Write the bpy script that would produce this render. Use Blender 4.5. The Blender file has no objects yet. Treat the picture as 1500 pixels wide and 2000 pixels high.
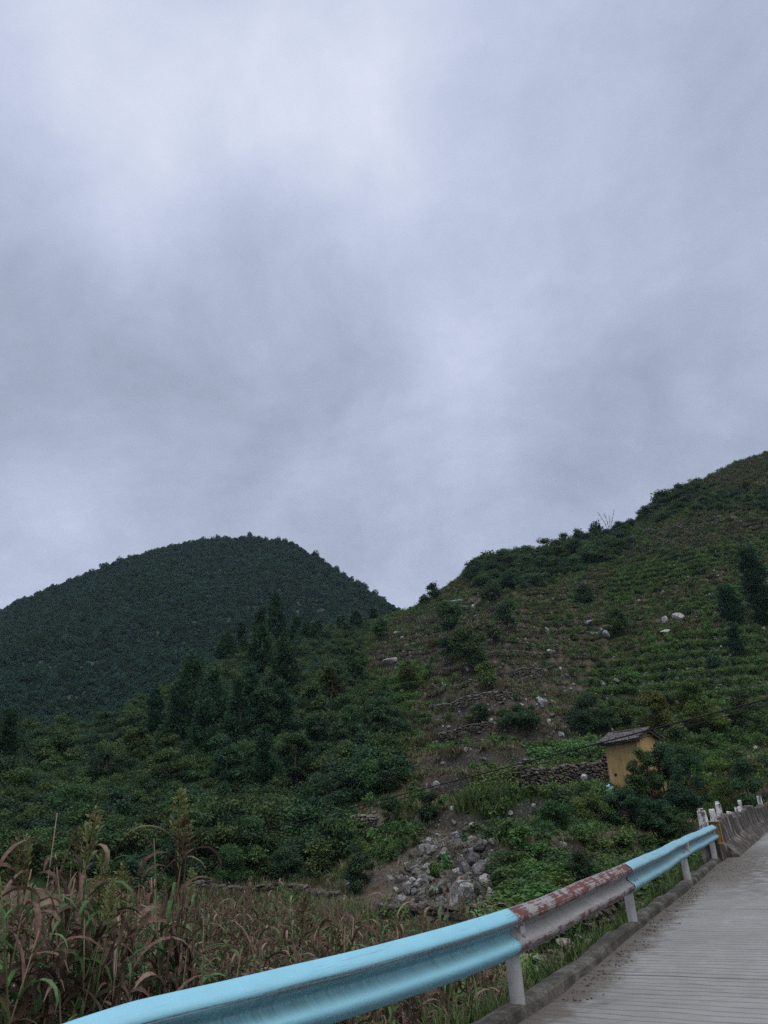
import bpy, math, random
import numpy as np
from math import radians, sin, cos, pi, hypot, atan2, degrees, tan

# ------------------------------------------------------------------ camera, sky, sun, exposure
S = bpy.context.scene
COL = S.collection
F = 1444.0; PITCH = radians(22); ROLL = radians(-4); CZ = 1.45

def _rx(a): c, s = cos(a), sin(a); return np.array([[1, 0, 0], [0, c, -s], [0, s, c]])
def _rz(a): c, s = cos(a), sin(a); return np.array([[c, -s, 0], [s, c, 0], [0, 0, 1]])
RM = _rx(pi / 2 + PITCH) @ _rz(ROLL)
CAM = np.array([0, 0, CZ])

cd = bpy.data.cameras.new('camera'); cam = bpy.data.objects.new('camera', cd); COL.objects.link(cam)
from mathutils import Matrix, Vector, Euler
M4 = Matrix.Identity(4)
for i in range(3):
    for j in range(3): M4[i][j] = RM[i, j]
    M4[i][3] = CAM[i]
cam.matrix_world = M4
cd.sensor_fit = 'VERTICAL'; cd.sensor_height = 36; cd.lens = 36 * F / 2000
cd.clip_start = 0.05; cd.clip_end = 9000
S.camera = cam
S.view_settings.view_transform = 'Standard'; S.view_settings.look = 'None'
S.view_settings.exposure = 0.42; S.view_settings.gamma = 1.0
S.cycles.max_bounces = 5; S.cycles.diffuse_bounces = 3; S.cycles.glossy_bounces = 2
S.cycles.transmission_bounces = 3; S.cycles.volume_bounces = 0; S.cycles.transparent_max_bounces = 8
S.cycles.use_denoising = False

def ray(u, v): return RM @ np.array([(u - 750) / F, -(v - 1000) / F, -1.0])
def atz(u, v, z):
    d = ray(u, v); return CAM + d * ((z - CZ) / d[2])
def atr(u, v, r):
    d = ray(u, v); return CAM + d * (r / hypot(d[0], d[1]))
def ae(u, v):
    d = ray(u, v); return degrees(atan2(d[0], d[1])), degrees(atan2(d[2], hypot(d[0], d[1])))
def depth(p): return float(-(RM.T @ (np.asarray(p) - CAM))[2])

class NT:
    """small helper for node trees"""
    def __init__(s, tree): s.t = tree; s.n = tree.nodes; s.n.clear()
    def node(s, typ, **kw):
        n = s.n.new(typ)
        for k, v in kw.items(): setattr(n, k, v)
        return n
    def link(s, a, b): s.t.links.new(a, b)
    def put(s, sock, v):
        if hasattr(v, 'is_output') or isinstance(v, bpy.types.NodeSocket): s.link(v, sock)
        else: sock.default_value = v
    def math(s, op, a, b=None, c=None, clamp=False):
        n = s.node('ShaderNodeMath', operation=op, use_clamp=clamp)
        s.put(n.inputs[0], a)
        if b is not None: s.put(n.inputs[1], b)
        if c is not None: s.put(n.inputs[2], c)
        return n.outputs[0]
    def vmath(s, op, a, b=None, scale=None):
        n = s.node('ShaderNodeVectorMath', operation=op)
        s.put(n.inputs[0], a)
        if b is not None: s.put(n.inputs[1], b)
        if scale is not None: s.put(n.inputs['Scale'], scale)
        return n.outputs['Value'] if op in ('DOT_PRODUCT', 'LENGTH') else n.outputs[0]
    def noise(s, vec, scale, detail=4, rough=.55, dist=0.0):
        n = s.node('ShaderNodeTexNoise'); s.put(n.inputs['Vector'], vec) if vec is not None else None
        n.inputs['Scale'].default_value = scale; n.inputs['Detail'].default_value = detail
        n.inputs['Roughness'].default_value = rough; n.inputs['Distortion'].default_value = dist
        return n
    def ramp(s, fac, stops, interp='LINEAR'):
        n = s.node('ShaderNodeValToRGB'); n.color_ramp.interpolation = interp
        e = n.color_ramp.elements
        while len(e) < len(stops): e.new(0.5)
        for el, (p, c) in zip(e, stops):
            el.position = p; el.color = (*c, 1) if len(c) == 3 else c
        s.put(n.inputs[0], fac); return n.outputs[0]
    def mapr(s, v, a, b, c=0.0, d=1.0, smooth=True):
        n = s.node('ShaderNodeMapRange', interpolation_type='SMOOTHSTEP' if smooth else 'LINEAR')
        s.put(n.inputs[0], v)
        for i, q in zip((1, 2, 3, 4), (a, b, c, d)): n.inputs[i].default_value = q
        return n.outputs[0]
    def mix(s, fac, a, b, blend='MIX'):
        n = s.node('ShaderNodeMix', data_type='RGBA', blend_type=blend)
        s.put(n.inputs[0], fac)
        s.put(n.inputs[6], (*a, 1) if isinstance(a, tuple) and len(a) == 3 else a)
        s.put(n.inputs[7], (*b, 1) if isinstance(b, tuple) and len(b) == 3 else b)
        return n.outputs[2]

def make_world():
    w = bpy.data.worlds.new('World'); S.world = w; w.use_nodes = True
    t = NT(w.node_tree)
    tc = t.node('ShaderNodeTexCoord').outputs['Generated']
    sky = t.node('ShaderNodeTexSky', sky_type='NISHITA'); sky.sun_disc = False
    sky.sun_elevation = SUN_EL; sky.sun_rotation = SUN_ROT
    skyc = t.vmath('SCALE', sky.outputs[0], scale=0.06)
    # cloud deck: direction flattened on to a plane overhead, so that banks shrink towards the horizon
    sep = t.node('ShaderNodeSeparateXYZ'); t.link(tc, sep.inputs[0])
    den = t.math('ADD', t.math('MAXIMUM', sep.outputs[2], 0.0), 0.55)
    cmb = t.node('ShaderNodeCombineXYZ')
    t.link(t.math('DIVIDE', sep.outputs[0], den), cmb.inputs[0]); t.link(t.math('DIVIDE', sep.outputs[1], den), cmb.inputs[1])
    p = cmb.outputs[0]
    warp = t.noise(p, 1.4, 3, .5)
    wv = t.vmath('SCALE', t.vmath('SUBTRACT', warp.outputs['Color'], (.5, .5, .5)), scale=0.30)
    n1 = t.noise(t.vmath('ADD', p, wv), 2.0, 6, .56).outputs['Fac']
    n2 = t.noise(t.vmath('ADD', p, wv), 7.5, 5, .6).outputs['Fac']
    f = t.math('ADD', t.math('MULTIPLY', t.math('SUBTRACT', n1, .5), 0.62), t.math('MULTIPLY', t.math('SUBTRACT', n2, .5), 0.36))
    n3 = t.noise(t.vmath('ADD', p, t.vmath('SCALE', wv, scale=1.2)), 20, 5, .6).outputs['Fac']
    f = t.math('ADD', f, t.math('ADD', 0.59, t.math('MULTIPLY', t.math('SUBTRACT', n3, .5), .16)))
    # broad bright and dark cloud banks of this sky, each round a direction
    dirw = t.vmath('NORMALIZE', t.vmath('ADD', tc, t.vmath('SCALE', wv, scale=0.9)))
    for (u, v, rad, amt) in CLOUDS:
        d = ray(u, v); d = d / np.linalg.norm(d)
        dp = t.vmath('DOT_PRODUCT', dirw, tuple(float(q) for q in d))
        g = t.mapr(dp, cos(radians(rad)), 1.0)
        f = t.math('ADD', f, t.math('MULTIPLY', g, amt))
    col = t.ramp(f, [(0.0, (.250, .295, .395)), (.3, (.315, .362, .475)), (.5, (.42, .468, .61)), (.72, (.545, .60, .775)), (1.0, (.74, .785, .92))])
    # overcast zenith, above the frame, boosted further to brighten the ground
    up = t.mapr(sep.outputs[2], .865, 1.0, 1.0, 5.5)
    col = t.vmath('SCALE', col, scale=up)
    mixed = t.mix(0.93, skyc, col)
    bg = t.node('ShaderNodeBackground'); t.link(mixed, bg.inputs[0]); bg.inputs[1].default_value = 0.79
    out = t.node('ShaderNodeOutputWorld'); t.link(bg.outputs[0], out.inputs[0])
    w.cycles.sampling_method = 'MANUAL'; w.cycles.sample_map_resolution = 512

SUN_EL = radians(62); SUN_ROT = radians(150)
CLOUDS = [(460, 250, 18, .15), (140, 110, 14, .19), (700, 90, 16, .07), (330, 360, 9, .07), (760, 180, 12, .08), (640, 330, 10, .06),
          (230, 640, 18, -.10), (60, 720, 10, -.10), (560, 660, 13, -.08), (1300, 860, 12, -.13), (1180, 780, 8, -.08), (1000, 640, 9, .05),
          (1480, 420, 14, -.07), (1020, 800, 9, .03), (130, 880, 6, .10), (40, 980, 6, .06), (640, 960, 12, -.07), (900, 480, 10, .04),
          (1450, 690, 5, .06), (20, 300, 8, -.05)]
make_world()
sd = bpy.data.lights.new('sun', 'SUN'); sd.energy = 1.5; sd.angle = radians(70); sd.color = (1.0, .96, .86)
so = bpy.data.objects.new('sun', sd); COL.objects.link(so)
so.rotation_euler = (radians(90) - SUN_EL, 0, pi - SUN_ROT)

# ------------------------------------------------------------------ noise
def vnoise(x, y, seed=0):
    x = np.asarray(x, float); y = np.asarray(y, float)
    ix = np.floor(x).astype(np.int64); iy = np.floor(y).astype(np.int64)
    fx = x - ix; fy = y - iy; fx = fx * fx * (3 - 2 * fx); fy = fy * fy * (3 - 2 * fy)
    def h(a, b):
        k = (a * 374761393 + b * 668265263 + seed * 1446659) & 0xffffffff
        k = ((k ^ (k >> 13)) * 1274126177) & 0xffffffff
        k = k ^ (k >> 16); return (k & 0xffff) / 65535.0
    return (h(ix, iy) * (1 - fx) + h(ix + 1, iy) * fx) * (1 - fy) + (h(ix, iy + 1) * (1 - fx) + h(ix + 1, iy + 1) * fx) * fy
def fbm(x, y, seed=0, o=4):
    s = 0; a = .5; t = 0
    for k in range(o):
        s = s + a * vnoise(x * 2 ** k, y * 2 ** k, seed + k); t += a; a *= .5
    return s / t
def sst(a, b, x):
    t = np.clip((np.asarray(x, float) - a) / (b - a), 0, 1); return t * t * (3 - 2 * t)

# ------------------------------------------------------------------ the line of the kerb and the terrain
POSTLINE = np.array([(-14, -14), (-9, -6), (-6, -1.5), (-3.5, 1.6), (-1.42, 3.9), (-.64, 4.72), (.73, 6.42), (2.57, 9.89), (4.58, 13.7), (6.45, 17.37),
                     (9.4, 22.9), (12.7, 28.9), (17.5, 35.5), (25, 42), (38, 49), (60, 57), (120, 72)], float)
def resample(P, step):
    P = np.asarray(P, float); d = np.r_[0, np.cumsum(np.linalg.norm(np.diff(P, axis=0), axis=1))]
    n = max(2, int(d[-1] / step) + 1); s = np.linspace(0, d[-1], n)
    return np.stack([np.interp(s, d, P[:, k]) for k in range(P.shape[1])], 1), s
def catmull(P, n=12):
    P = np.asarray(P, float); Q = np.vstack([2 * P[0] - P[1], P, 2 * P[-1] - P[-2]]); out = []
    for i in range(1, len(Q) - 2):
        for t in np.linspace(0, 1, n, endpoint=False):
            a, b, c, d = Q[i - 1], Q[i], Q[i + 1], Q[i + 2]
            out.append(.5 * (2 * b + (c - a) * t + (2 * a - 5 * b + 4 * c - d) * t * t + (3 * b - a - 3 * c + d) * t ** 3))
    out.append(P[-1]); return np.array(out)
PL = catmull(POSTLINE, 8)
def offset_line(P, d):
    """moves a plan polyline sideways; d > 0 is to the left of its direction"""
    P = np.asarray(P, float); T = np.gradient(P[:, :2], axis=0); T /= np.linalg.norm(T, axis=1)[:, None] + 1e-9
    N = np.stack([-T[:, 1], T[:, 0]], 1); Q = P.copy(); Q[:, :2] += N * d; return Q
def sdist(x, y):
    """signed distance to the kerb line, positive on the field side"""
    sh = np.shape(x); x = np.ravel(x).astype(float); y = np.ravel(y).astype(float)
    best = np.full(x.shape, 1e9); sg = np.ones(x.shape)
    for a, b in zip(PL[:-1], PL[1:]):
        ab = b - a; L = ab @ ab
        t = np.clip(((x - a[0]) * ab[0] + (y - a[1]) * ab[1]) / L, 0, 1)
        dx = x - a[0] - t * ab[0]; dy = y - a[1] - t * ab[1]; d = np.hypot(dx, dy)
        m = d < best
        best = np.where(m, d, best); sg = np.where(m, np.sign(ab[0] * dy - ab[1] * dx), sg)
    return (best * sg).reshape(sh)

ZF = -1.7
CREST = []     # (azimuth, distance, elevation) of the near hill's crest
for (u, v, r) in [(0, 1452, 78), (120, 1430, 84), (200, 1412, 90), (280, 1385, 97), (340, 1350, 104), (430, 1290, 120), (520, 1252, 132), (600, 1236, 140), (720, 1216, 150),
                  (795, 1196, 152), (830, 1176, 154), (870, 1150, 156), (920, 1112, 159), (1000, 1085, 163), (1100, 1062, 168), (1180, 1042, 172),
                  (1240, 1018, 176), (1300, 972, 182), (1370, 940, 188), (1440, 905, 196), (1500, 884, 204)]:
    a, e = ae(u, v); CREST.append((a, r, e))
CREST = [(-180, 80, 1.5), (-90, 80, 1.5), (-50, 78, 4.5), (-38, 76, 5.4)] + CREST + [(36, 215, 23), (50, 240, 20), (80, 260, 8), (120, 200, 2), (180, 80, 1.5)]
CR = np.array(CREST)
RB = np.array([(-180, 50), (-60, 36), (-30, 33), (-20, 32), (-12, 33), (-7, 34.5), (-2, 30), (1.6, 26), (6, 22.5), (9, 21), (15, 22), (20, 26), (25, 34), (32, 46), (50, 60), (180, 60)], float)
PW = np.array([(-180, 1.2), (-30, 1.15), (-10, 1.1), (0, 1.16), (8, 1.3), (15, 1.5), (25, 1.5), (40, 1.4), (180, 1.2)], float)

def terr(x, y, detail=True):
    x = np.asarray(x, float); y = np.asarray(y, float)
    r = np.hypot(x, y); az = np.degrees(np.arctan2(x, y))
    rb = np.interp(az, RB[:, 0], RB[:, 1]); rc = np.interp(az, CR[:, 0], CR[:, 1])
    zc = CZ + rc * np.tan(np.radians(np.interp(az, CR[:, 0], CR[:, 2]))); p = np.interp(az, PW[:, 0], PW[:, 1])
    wob = (fbm(x / 9, y / 9, 5) - .5)
    t = np.clip((r - rb) / (rc - rb), 0, 1)
    z = ZF + (zc - ZF) * t ** p
    z = np.where(r > rc, np.maximum(zc - .28 * (r - rc) - .0008 * (r - rc) ** 2, -3.0), z)
    amp = np.clip(t * 6, 0, 1) * np.clip((1 - t) * 8, 0, 1)
    z = z + wob * 2.6 * amp
    # old terraces on the right-hand slope
    m = sst(-4, 4, az + (fbm(x / 12, y / 12, 11) - .5) * 8) * sst(.02, .08, t) * sst(1.0, .9, t)
    stp = 1.5
    zz = z + (fbm(x / 25, y / 25, 17) - .5) * 2.2
    q = zz / stp; fr = q - np.floor(q)
    zt = stp * (np.floor(q) + sst(.72, .97, fr)) - (zz - z)
    z = z + (zt - z) * m * .92 * sst(.18, .42, fbm(x / 16, y / 16, 23))
    if detail: z = z + (fbm(x / 1.3, y / 1.3, 31, 3) - .5) * .30 * np.clip(r / 25, .25, 1)
    pl = np.clip(1 - np.hypot((x - 2.75) / 1.9, (y - 17.6) / 2.9), 0, 1); z = np.where((z < -1.1), z + .5 * sst(0.0, .10, pl), z)
    # field is a little higher by its left end; the bank below the road
    z = z + .45 * sst(-14, -24, az) * sst(14, 7, r)
    # the landslip apron
    d = sdist(x, y)
    bank = -0.10 - 1.6 * sst(.25, 2.1, d)
    z = np.where(r < 60, np.where(d < 2.4, np.minimum(np.maximum(bank, z), np.where(d < .3, -.12, 9)), z), z)
    road = sst(-.2, .4, d)
    near = (r < 75)
    z = np.where(near & (d < .4) , z * road + (-.14) * (1 - road), z)
    return z

def terr1(x, y): return float(terr(np.array([x]), np.array([y]))[0])
_rs = np.exp(np.linspace(np.log(4.0), np.log(420), 1500))
_hit = {}
def hit(u, v):
    """the ground point seen at a photo pixel"""
    k = (round(u, 1), round(v, 1))
    if k in _hit: return _hit[k]
    d = ray(u, v); h = hypot(d[0], d[1]); x = d[0] / h * _rs; y = d[1] / h * _rs; zr = CZ + _rs * d[2] / h
    b = np.nonzero(terr(x, y, False) > zr)[0]
    i = b[0] if len(b) else int(np.argmin(np.abs(terr(x, y, False) - zr)))
    p = np.array([x[i], y[i], terr1(x[i], y[i])]); _hit[k] = p; return p

def inpoly(x, y, P):
    P = np.asarray(P); c = np.zeros(np.shape(x), bool); j = len(P) - 1
    for i in range(len(P)):
        xi, yi = P[i][:2]; xj, yj = P[j][:2]
        m = ((yi > y) != (yj > y)) & (x < (xj - xi) * (y - yi) / (yj - yi + 1e-12) + xi)
        c ^= m; j = i
    return c
def area(px):
    """a patch of ground, outlined where it lies on the hillside"""
    out = []
    n = len(px)
    for i in range(n):
        a, b = np.array(px[i], float), np.array(px[(i + 1) % n], float)
        for t in (0, .5): 
            q = a + (b - a) * t; out.append(hit(*q)[:2])
    return np.array(out)
def soft_in(x, y, P, w=2.5, seed=3):
    xx = x + (fbm(x / 4, y / 4, seed) - .5) * w * 2; yy = y + (fbm(x / 4, y / 4, seed + 9) - .5) * w * 2
    return inpoly(xx, yy, P)

A_FOREST = area([(-140, 1450), (0, 1458), (200, 1418), (335, 1358), (425, 1298), (520, 1258), (600, 1242), (715, 1224), (700, 1262), (660, 1300), (740, 1350), (790, 1420), (775, 1480), (785, 1545), (700, 1575), (650, 1610), (690, 1650), (640, 1712), (500, 1716), (400, 1728), (200, 1742), (0, 1740), (-140, 1740)])
A_RIDGE = area([(905, 1128), (935, 1104), (1000, 1090), (1100, 1066), (1180, 1047), (1240, 1022), (1228, 1075), (1190, 1100), (1120, 1120), (1050, 1150), (960, 1160)])
A_RIDGE2 = area([(1232, 1026), (1300, 978), (1370, 945), (1410, 960), (1500, 965), (1500, 1000), (1400, 1003), (1330, 1010), (1270, 1030)])
A_BROWN = [area(p) for p in ([(690, 1290), (760, 1240), (830, 1205), (940, 1215), (1050, 1225), (1190, 1245), (1150, 1320), (1095, 1300), (900, 1342), (810, 1385), (760, 1330)], [(1375, 942), (1500, 888), (1500, 968), (1420, 962)], [(1330, 1062), (1500, 1022), (1500, 1050), (1400, 1075), (1320, 1088)],
           [(1270, 1165), (1390, 1110), (1495, 1092), (1495, 1125), (1400, 1150), (1290, 1185)], [(785, 1500), (800, 1440), (880, 1420), (1020, 1420), (1050, 1455), (960, 1515), (870, 1560), (800, 1545)],
           [(900, 1340), (1090, 1300), (1100, 1420), (1050, 1440), (900, 1410)])]
A_GREEN = [area(p) for p in ([(1180, 1160), (1220, 1110), (1330, 1085), (1500, 1053), (1495, 1090), (1300, 1150), (1200, 1185)], [(1320, 1180), (1480, 1125), (1480, 1180), (1330, 1205)],
           [(1150, 1330), (1300, 1250), (1500, 1230), (1500, 1480), (1300, 1450), (1150, 1440)], [(720, 1380), (790, 1290), (850, 1310), (800, 1400)],
           [(890, 1600), (920, 1560), (1020, 1560), (1180, 1545), (1180, 1600), (1000, 1640), (900, 1630)], [(720, 1640), (820, 1610), (820, 1680), (700, 1700)],
           [(980, 1660), (1230, 1640), (1330, 1650), (1230, 1690), (1080, 1740), (985, 1760)])]
A_STONE = [area(p) for p in ([(690, 1290), (760, 1235), (830, 1190), (860, 1250), (820, 1300), (740, 1320)], [(870, 1180), (950, 1160), (960, 1200), (890, 1220)],
           [(1110, 1240), (1160, 1190), (1220, 1230), (1270, 1190), (1350, 1190), (1320, 1250), (1230, 1260), (1120, 1260)], [(1150, 1350), (1200, 1320), (1290, 1320), (1260, 1360)],
           [(1050, 1400), (1040, 1330), (1090, 1290), (1120, 1310), (1100, 1400)], [(1260, 1040), (1400, 1005), (1450, 1020), (1330, 1060), (1200, 1100)], [(870, 1340), (960, 1320), (1000, 1340), (900, 1370)])]
A_SLIP = area([(655, 1772), (690, 1735), (760, 1690), (815, 1660), (830, 1630), (870, 1590), (905, 1590), (960, 1615), (975, 1660), (985, 1740), (970, 1785), (850, 1790), (760, 1786)])

# ------------------------------------------------------------------ mesh and material helpers
def mesh_from(name, V, Fq=None, Ft=None, mats=(), tint=None, smooth=False, uv=None, matidx=None):
    me = bpy.data.meshes.new(name)
    V = np.asarray(V, np.float32).reshape(-1, 3)
    Fq = np.zeros((0, 4), np.int32) if Fq is None else np.asarray(Fq, np.int32).reshape(-1, 4)
    Ft = np.zeros((0, 3), np.int32) if Ft is None else np.asarray(Ft, np.int32).reshape(-1, 3)
    nq, nt = len(Fq), len(Ft)
    me.vertices.add(len(V)); me.vertices.foreach_set('co', V.ravel())
    me.loops.add(nq * 4 + nt * 3); me.loops.foreach_set('vertex_index', np.r_[Fq.ravel(), Ft.ravel()].astype(np.int32))
    me.polygons.add(nq + nt)
    me.polygons.foreach_set('loop_start', np.r_[np.arange(nq) * 4, nq * 4 + np.arange(nt) * 3].astype(np.int32))
    try: me.polygons.foreach_set('loop_total', np.r_[np.full(nq, 4), np.full(nt, 3)].astype(np.int32))
    except Exception: pass
    me.polygons.foreach_set('use_smooth', np.full(nq + nt, smooth, bool))
    for m in mats: me.materials.append(m)
    if matidx is not None: me.polygons.foreach_set('material_index', np.asarray(matidx, np.int32))
    if tint is not None:
        a = me.attributes.new('tint', 'FLOAT', 'FACE' if len(tint) == nq + nt else 'POINT'); a.data.foreach_set('value', np.asarray(tint, np.float32))
    if uv is not None:
        l = me.uv_layers.new(name='UVMap'); vi = np.r_[Fq.ravel(), Ft.ravel()]
        l.data.foreach_set('uv', np.asarray(uv, np.float32)[vi].ravel())
    me.update(calc_edges=True); me.validate(); return me

class MB:
    """collects pieces of one mesh"""
    def __init__(s): s.V = []; s.Q = []; s.T = []; s.tq = []; s.tt = []; s.n = 0
    def add(s, V, Q=None, T=None, tint=.5):
        V = np.asarray(V, float).reshape(-1, 3)
        if Q is not None and len(Q): 
            Q = np.asarray(Q); s.Q.append(Q + s.n); s.tq.append(np.broadcast_to(np.asarray(tint, float), (len(Q),)) if np.ndim(tint) == 0 or len(tint) == len(Q) else tint)
        if T is not None and len(T): T = np.asarray(T); s.T.append(T + s.n); s.tt.append(np.full(len(T), tint if np.ndim(tint) == 0 else .5))
        s.V.append(V); s.n += len(V)
    def tube(s, P, R, n=6, tint=.5, cap=True):
        P = np.asarray(P, float); R = np.broadcast_to(np.asarray(R, float), (len(P),))
        T = np.gradient(P, axis=0); T /= np.linalg.norm(T, axis=1)[:, None] + 1e-9
        ref = np.array([0, 0, 1.]) if abs(T[0][2]) < .9 else np.array([1., 0, 0])
        V = []
        for p, t, r in zip(P, T, R):
            a = np.cross(t, ref); a /= np.linalg.norm(a) + 1e-9; b = np.cross(t, a)
            for k in range(n):
                th = 2 * pi * k / n; V.append(p + r * (a * cos(th) + b * sin(th)))
        Q = [(i * n + k, i * n + (k + 1) % n, (i + 1) * n + (k + 1) % n, (i + 1) * n + k) for i in range(len(P) - 1) for k in range(n)]
        Tt = []
        if cap:
            V.append(P[0]); V.append(P[-1]); c0 = len(P) * n
            Tt = [(c0, (k + 1) % n, k) for k in range(n)] + [(c0 + 1, (len(P) - 1) * n + k, (len(P) - 1) * n + (k + 1) % n) for k in range(n)]
        s.add(V, Q, Tt, tint)
    def box(s, c, h, rot=None, tint=.5, jit=0, rng=None, bev=0):
        c = np.asarray(c, float); h = np.asarray(h, float)
        V = np.array([(x, y, z) for x in (-1, 1) for y in (-1, 1) for z in (-1, 1)], float) * h
        if jit: V += rng.uniform(-jit, jit, V.shape) * h
        if rot is not None: V = V @ np.asarray(rot).T
        s.add(V + c, [(0, 1, 3, 2), (4, 6, 7, 5), (0, 4, 5, 1), (2, 3, 7, 6), (0, 2, 6, 4), (1, 5, 7, 3)], None, tint)
    def mesh(s, name, mats, smooth=False, uv=None):
        V = np.vstack(s.V) if s.V else np.zeros((0, 3))
        Q = np.vstack(s.Q) if s.Q else None; T = np.vstack(s.T) if s.T else None
        tint = np.concatenate(s.tq + s.tt) if (s.tq or s.tt) else None
        return mesh_from(name, V, Q, T, mats, tint, smooth, uv)

def link(name, me, parent=None, loc=None, rz=0, scale=None):
    o = bpy.data.objects.new(name, me); COL.objects.link(o)
    if parent is not None: o.parent = parent
    if loc is not None: o.location = [float(q) for q in loc]
    if rz: o.rotation_euler = (0, 0, rz)
    if scale is not None: o.scale = scale
    return o
def tag(o, label=None, cat=None, group=None, kind=None):
    if label: o['label'] = label
    if cat: o['category'] = cat
    if group: o['group'] = group
    if kind: o['kind'] = kind
    return o
def empty(name, loc, label, cat, group=None, rz=0):
    o = link(name, None, None, loc, rz); o.empty_display_size = .2; return tag(o, label, cat, group)
def copy_thing(o):
    c = o.copy(); COL.objects.link(c)
    for ch in list(o.children):
        k = ch.copy(); COL.objects.link(k); k.parent = c
    return c

def new_mat(name):
    m = bpy.data.materials.new(name); m.use_nodes = True; return m, NT(m.node_tree)
def principled(t, col, rough=.8, bump=None, bstr=.3, bdist=.02, spec=.3, metal=0.0):
    b = t.node('ShaderNodeBsdfPrincipled')
    t.put(b.inputs['Base Color'], (*col, 1) if isinstance(col, tuple) and len(col) == 3 else col)
    t.put(b.inputs['Roughness'], rough); t.put(b.inputs['Metallic'], metal); b.inputs['Specular IOR Level'].default_value = spec
    if bump is not None:
        n = t.node('ShaderNodeBump'); n.inputs['Strength'].default_value = bstr; n.inputs['Distance'].default_value = bdist
        t.put(n.inputs['Height'], bump); t.link(n.outputs[0], b.inputs['Normal'])
    o = t.node('ShaderNodeOutputMaterial'); t.link(b.outputs[0], o.inputs[0]); return b
def attr(t, name): return t.node('ShaderNodeAttribute', attribute_name=name)

def leaf_mat(name, stops, trans=.28, rough=.55, vary=.45, hue=.03, mottle=0, spec=.14, nsc=.12):
    """leaves: a colour per leaf from its tint, another shift per plant"""
    m, t = new_mat(name)
    a = attr(t, 'tint').outputs['Fac']
    oi = t.node('ShaderNodeObjectInfo')
    n = len(stops)
    geo = t.node('ShaderNodeNewGeometry')
    if mottle: a = t.math('ADD', a, t.math('MULTIPLY', t.math('SUBTRACT', t.noise(geo.outputs['Position'], 38, 4, .65).outputs['Fac'], .5), mottle))
    c = t.ramp(a, [(i / (n - 1), s) for i, s in enumerate(stops)])
    nz = t.noise(geo.outputs['Position'], nsc, 4, .6).outputs['Fac']
    hs = t.node('ShaderNodeHueSaturation')
    t.put(hs.inputs['Hue'], t.math('ADD', .5 - hue, t.math('MULTIPLY', oi.outputs['Random'], hue * 2)))
    t.put(hs.inputs['Saturation'], t.math('ADD', .92, t.math('MULTIPLY', nz, .4)))
    t.put(hs.inputs['Value'], t.math('ADD', 1 - vary * .6, t.math('MULTIPLY', t.math('ADD', oi.outputs['Random'], nz), vary * .6)))
    t.link(c, hs.inputs['Color'])
    b = t.node('ShaderNodeBsdfPrincipled'); t.link(hs.outputs[0], b.inputs['Base Color']); b.inputs['Roughness'].default_value = rough
    b.inputs['Specular IOR Level'].default_value = spec
    tr = t.node('ShaderNodeBsdfTranslucent'); t.link(hs.outputs[0], tr.inputs[0])
    mx = t.node('ShaderNodeMixShader'); mx.inputs[0].default_value = trans
    t.link(b.outputs[0], mx.inputs[1]); t.link(tr.outputs[0], mx.inputs[2])
    o = t.node('ShaderNodeOutputMaterial'); t.link(mx.outputs[0], o.inputs[0]); return m

# ------------------------------------------------------------------ materials
M = {}
M['broad'] = leaf_mat('broad_leaf', [(.020, .040, .019), (.042, .076, .031), (.072, .115, .044), (.11, .15, .062)])
M['dark'] = leaf_mat('dark_leaf', [(.016, .033, .018), (.030, .060, .031), (.048, .088, .043), (.075, .122, .056)])
M['light'] = leaf_mat('light_leaf', [(.04, .062, .022), (.07, .105, .035), (.105, .145, .05), (.14, .17, .06)])
M['conifer'] = leaf_mat('conifer_spray', [(.014, .034, .020), (.024, .056, .030), (.036, .076, .038), (.056, .10, .048)], .15)
M['far'] = leaf_mat('far_leaf', [(.009, .023, .017), (.016, .037, .024), (.026, .050, .029), (.042, .066, .034)], .1, .8, .9, .025, 0, .03, .035)
M['weed'] = leaf_mat('weed_leaf', [(.035, .07, .025), (.07, .125, .04), (.11, .18, .06), (.15, .21, .08)])
M['drygrass'] = leaf_mat('dry_grass_blade', [(.075, .062, .042), (.14, .118, .078), (.20, .175, .115), (.13, .15, .07)], .2, .7, .5)
M['browngrass'] = leaf_mat('brown_grass_blade', [(.056, .045, .033), (.10, .083, .060), (.145, .125, .085), (.15, .155, .085)], .2, .7, .5)
M['grass'] = leaf_mat('grass_blade', [(.03, .05, .018), (.055, .09, .03), (.085, .125, .04), (.12, .13, .06)], .25, .6, .5)
M['bamboo'] = leaf_mat('feathery_leaf', [(.045, .06, .018), (.075, .09, .028), (.11, .125, .04), (.14, .14, .05)])
M['sorg'] = leaf_mat('sorghum_leaf', [(.040, .027, .020), (.11, .070, .053), (.25, .185, .145), (.14, .125, .07), (.055, .105, .038), (.10, .175, .08)], .2, .55, .4, .01, .55)
M['maize'] = leaf_mat('maize_leaf', [(.06, .12, .035), (.10, .19, .055), (.15, .25, .085), (.19, .27, .12)], .3, .5, .3)
M['panicle'] = leaf_mat('seed_head_grain', [(.055, .035, .025), (.11, .08, .05), (.16, .16, .07), (.2, .22, .10)], .2, .6, .3)

def bark():
    m, t = new_mat('bark'); g = t.node('ShaderNodeTexCoord').outputs['Object']
    n = t.noise(g, 9, 5, .65).outputs['Fac']
    principled(t, t.ramp(n, [(.3, (.035, .028, .022)), (.7, (.10, .085, .07))]), .9, n, .6, .03); return m
M['bark'] = bark()

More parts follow.
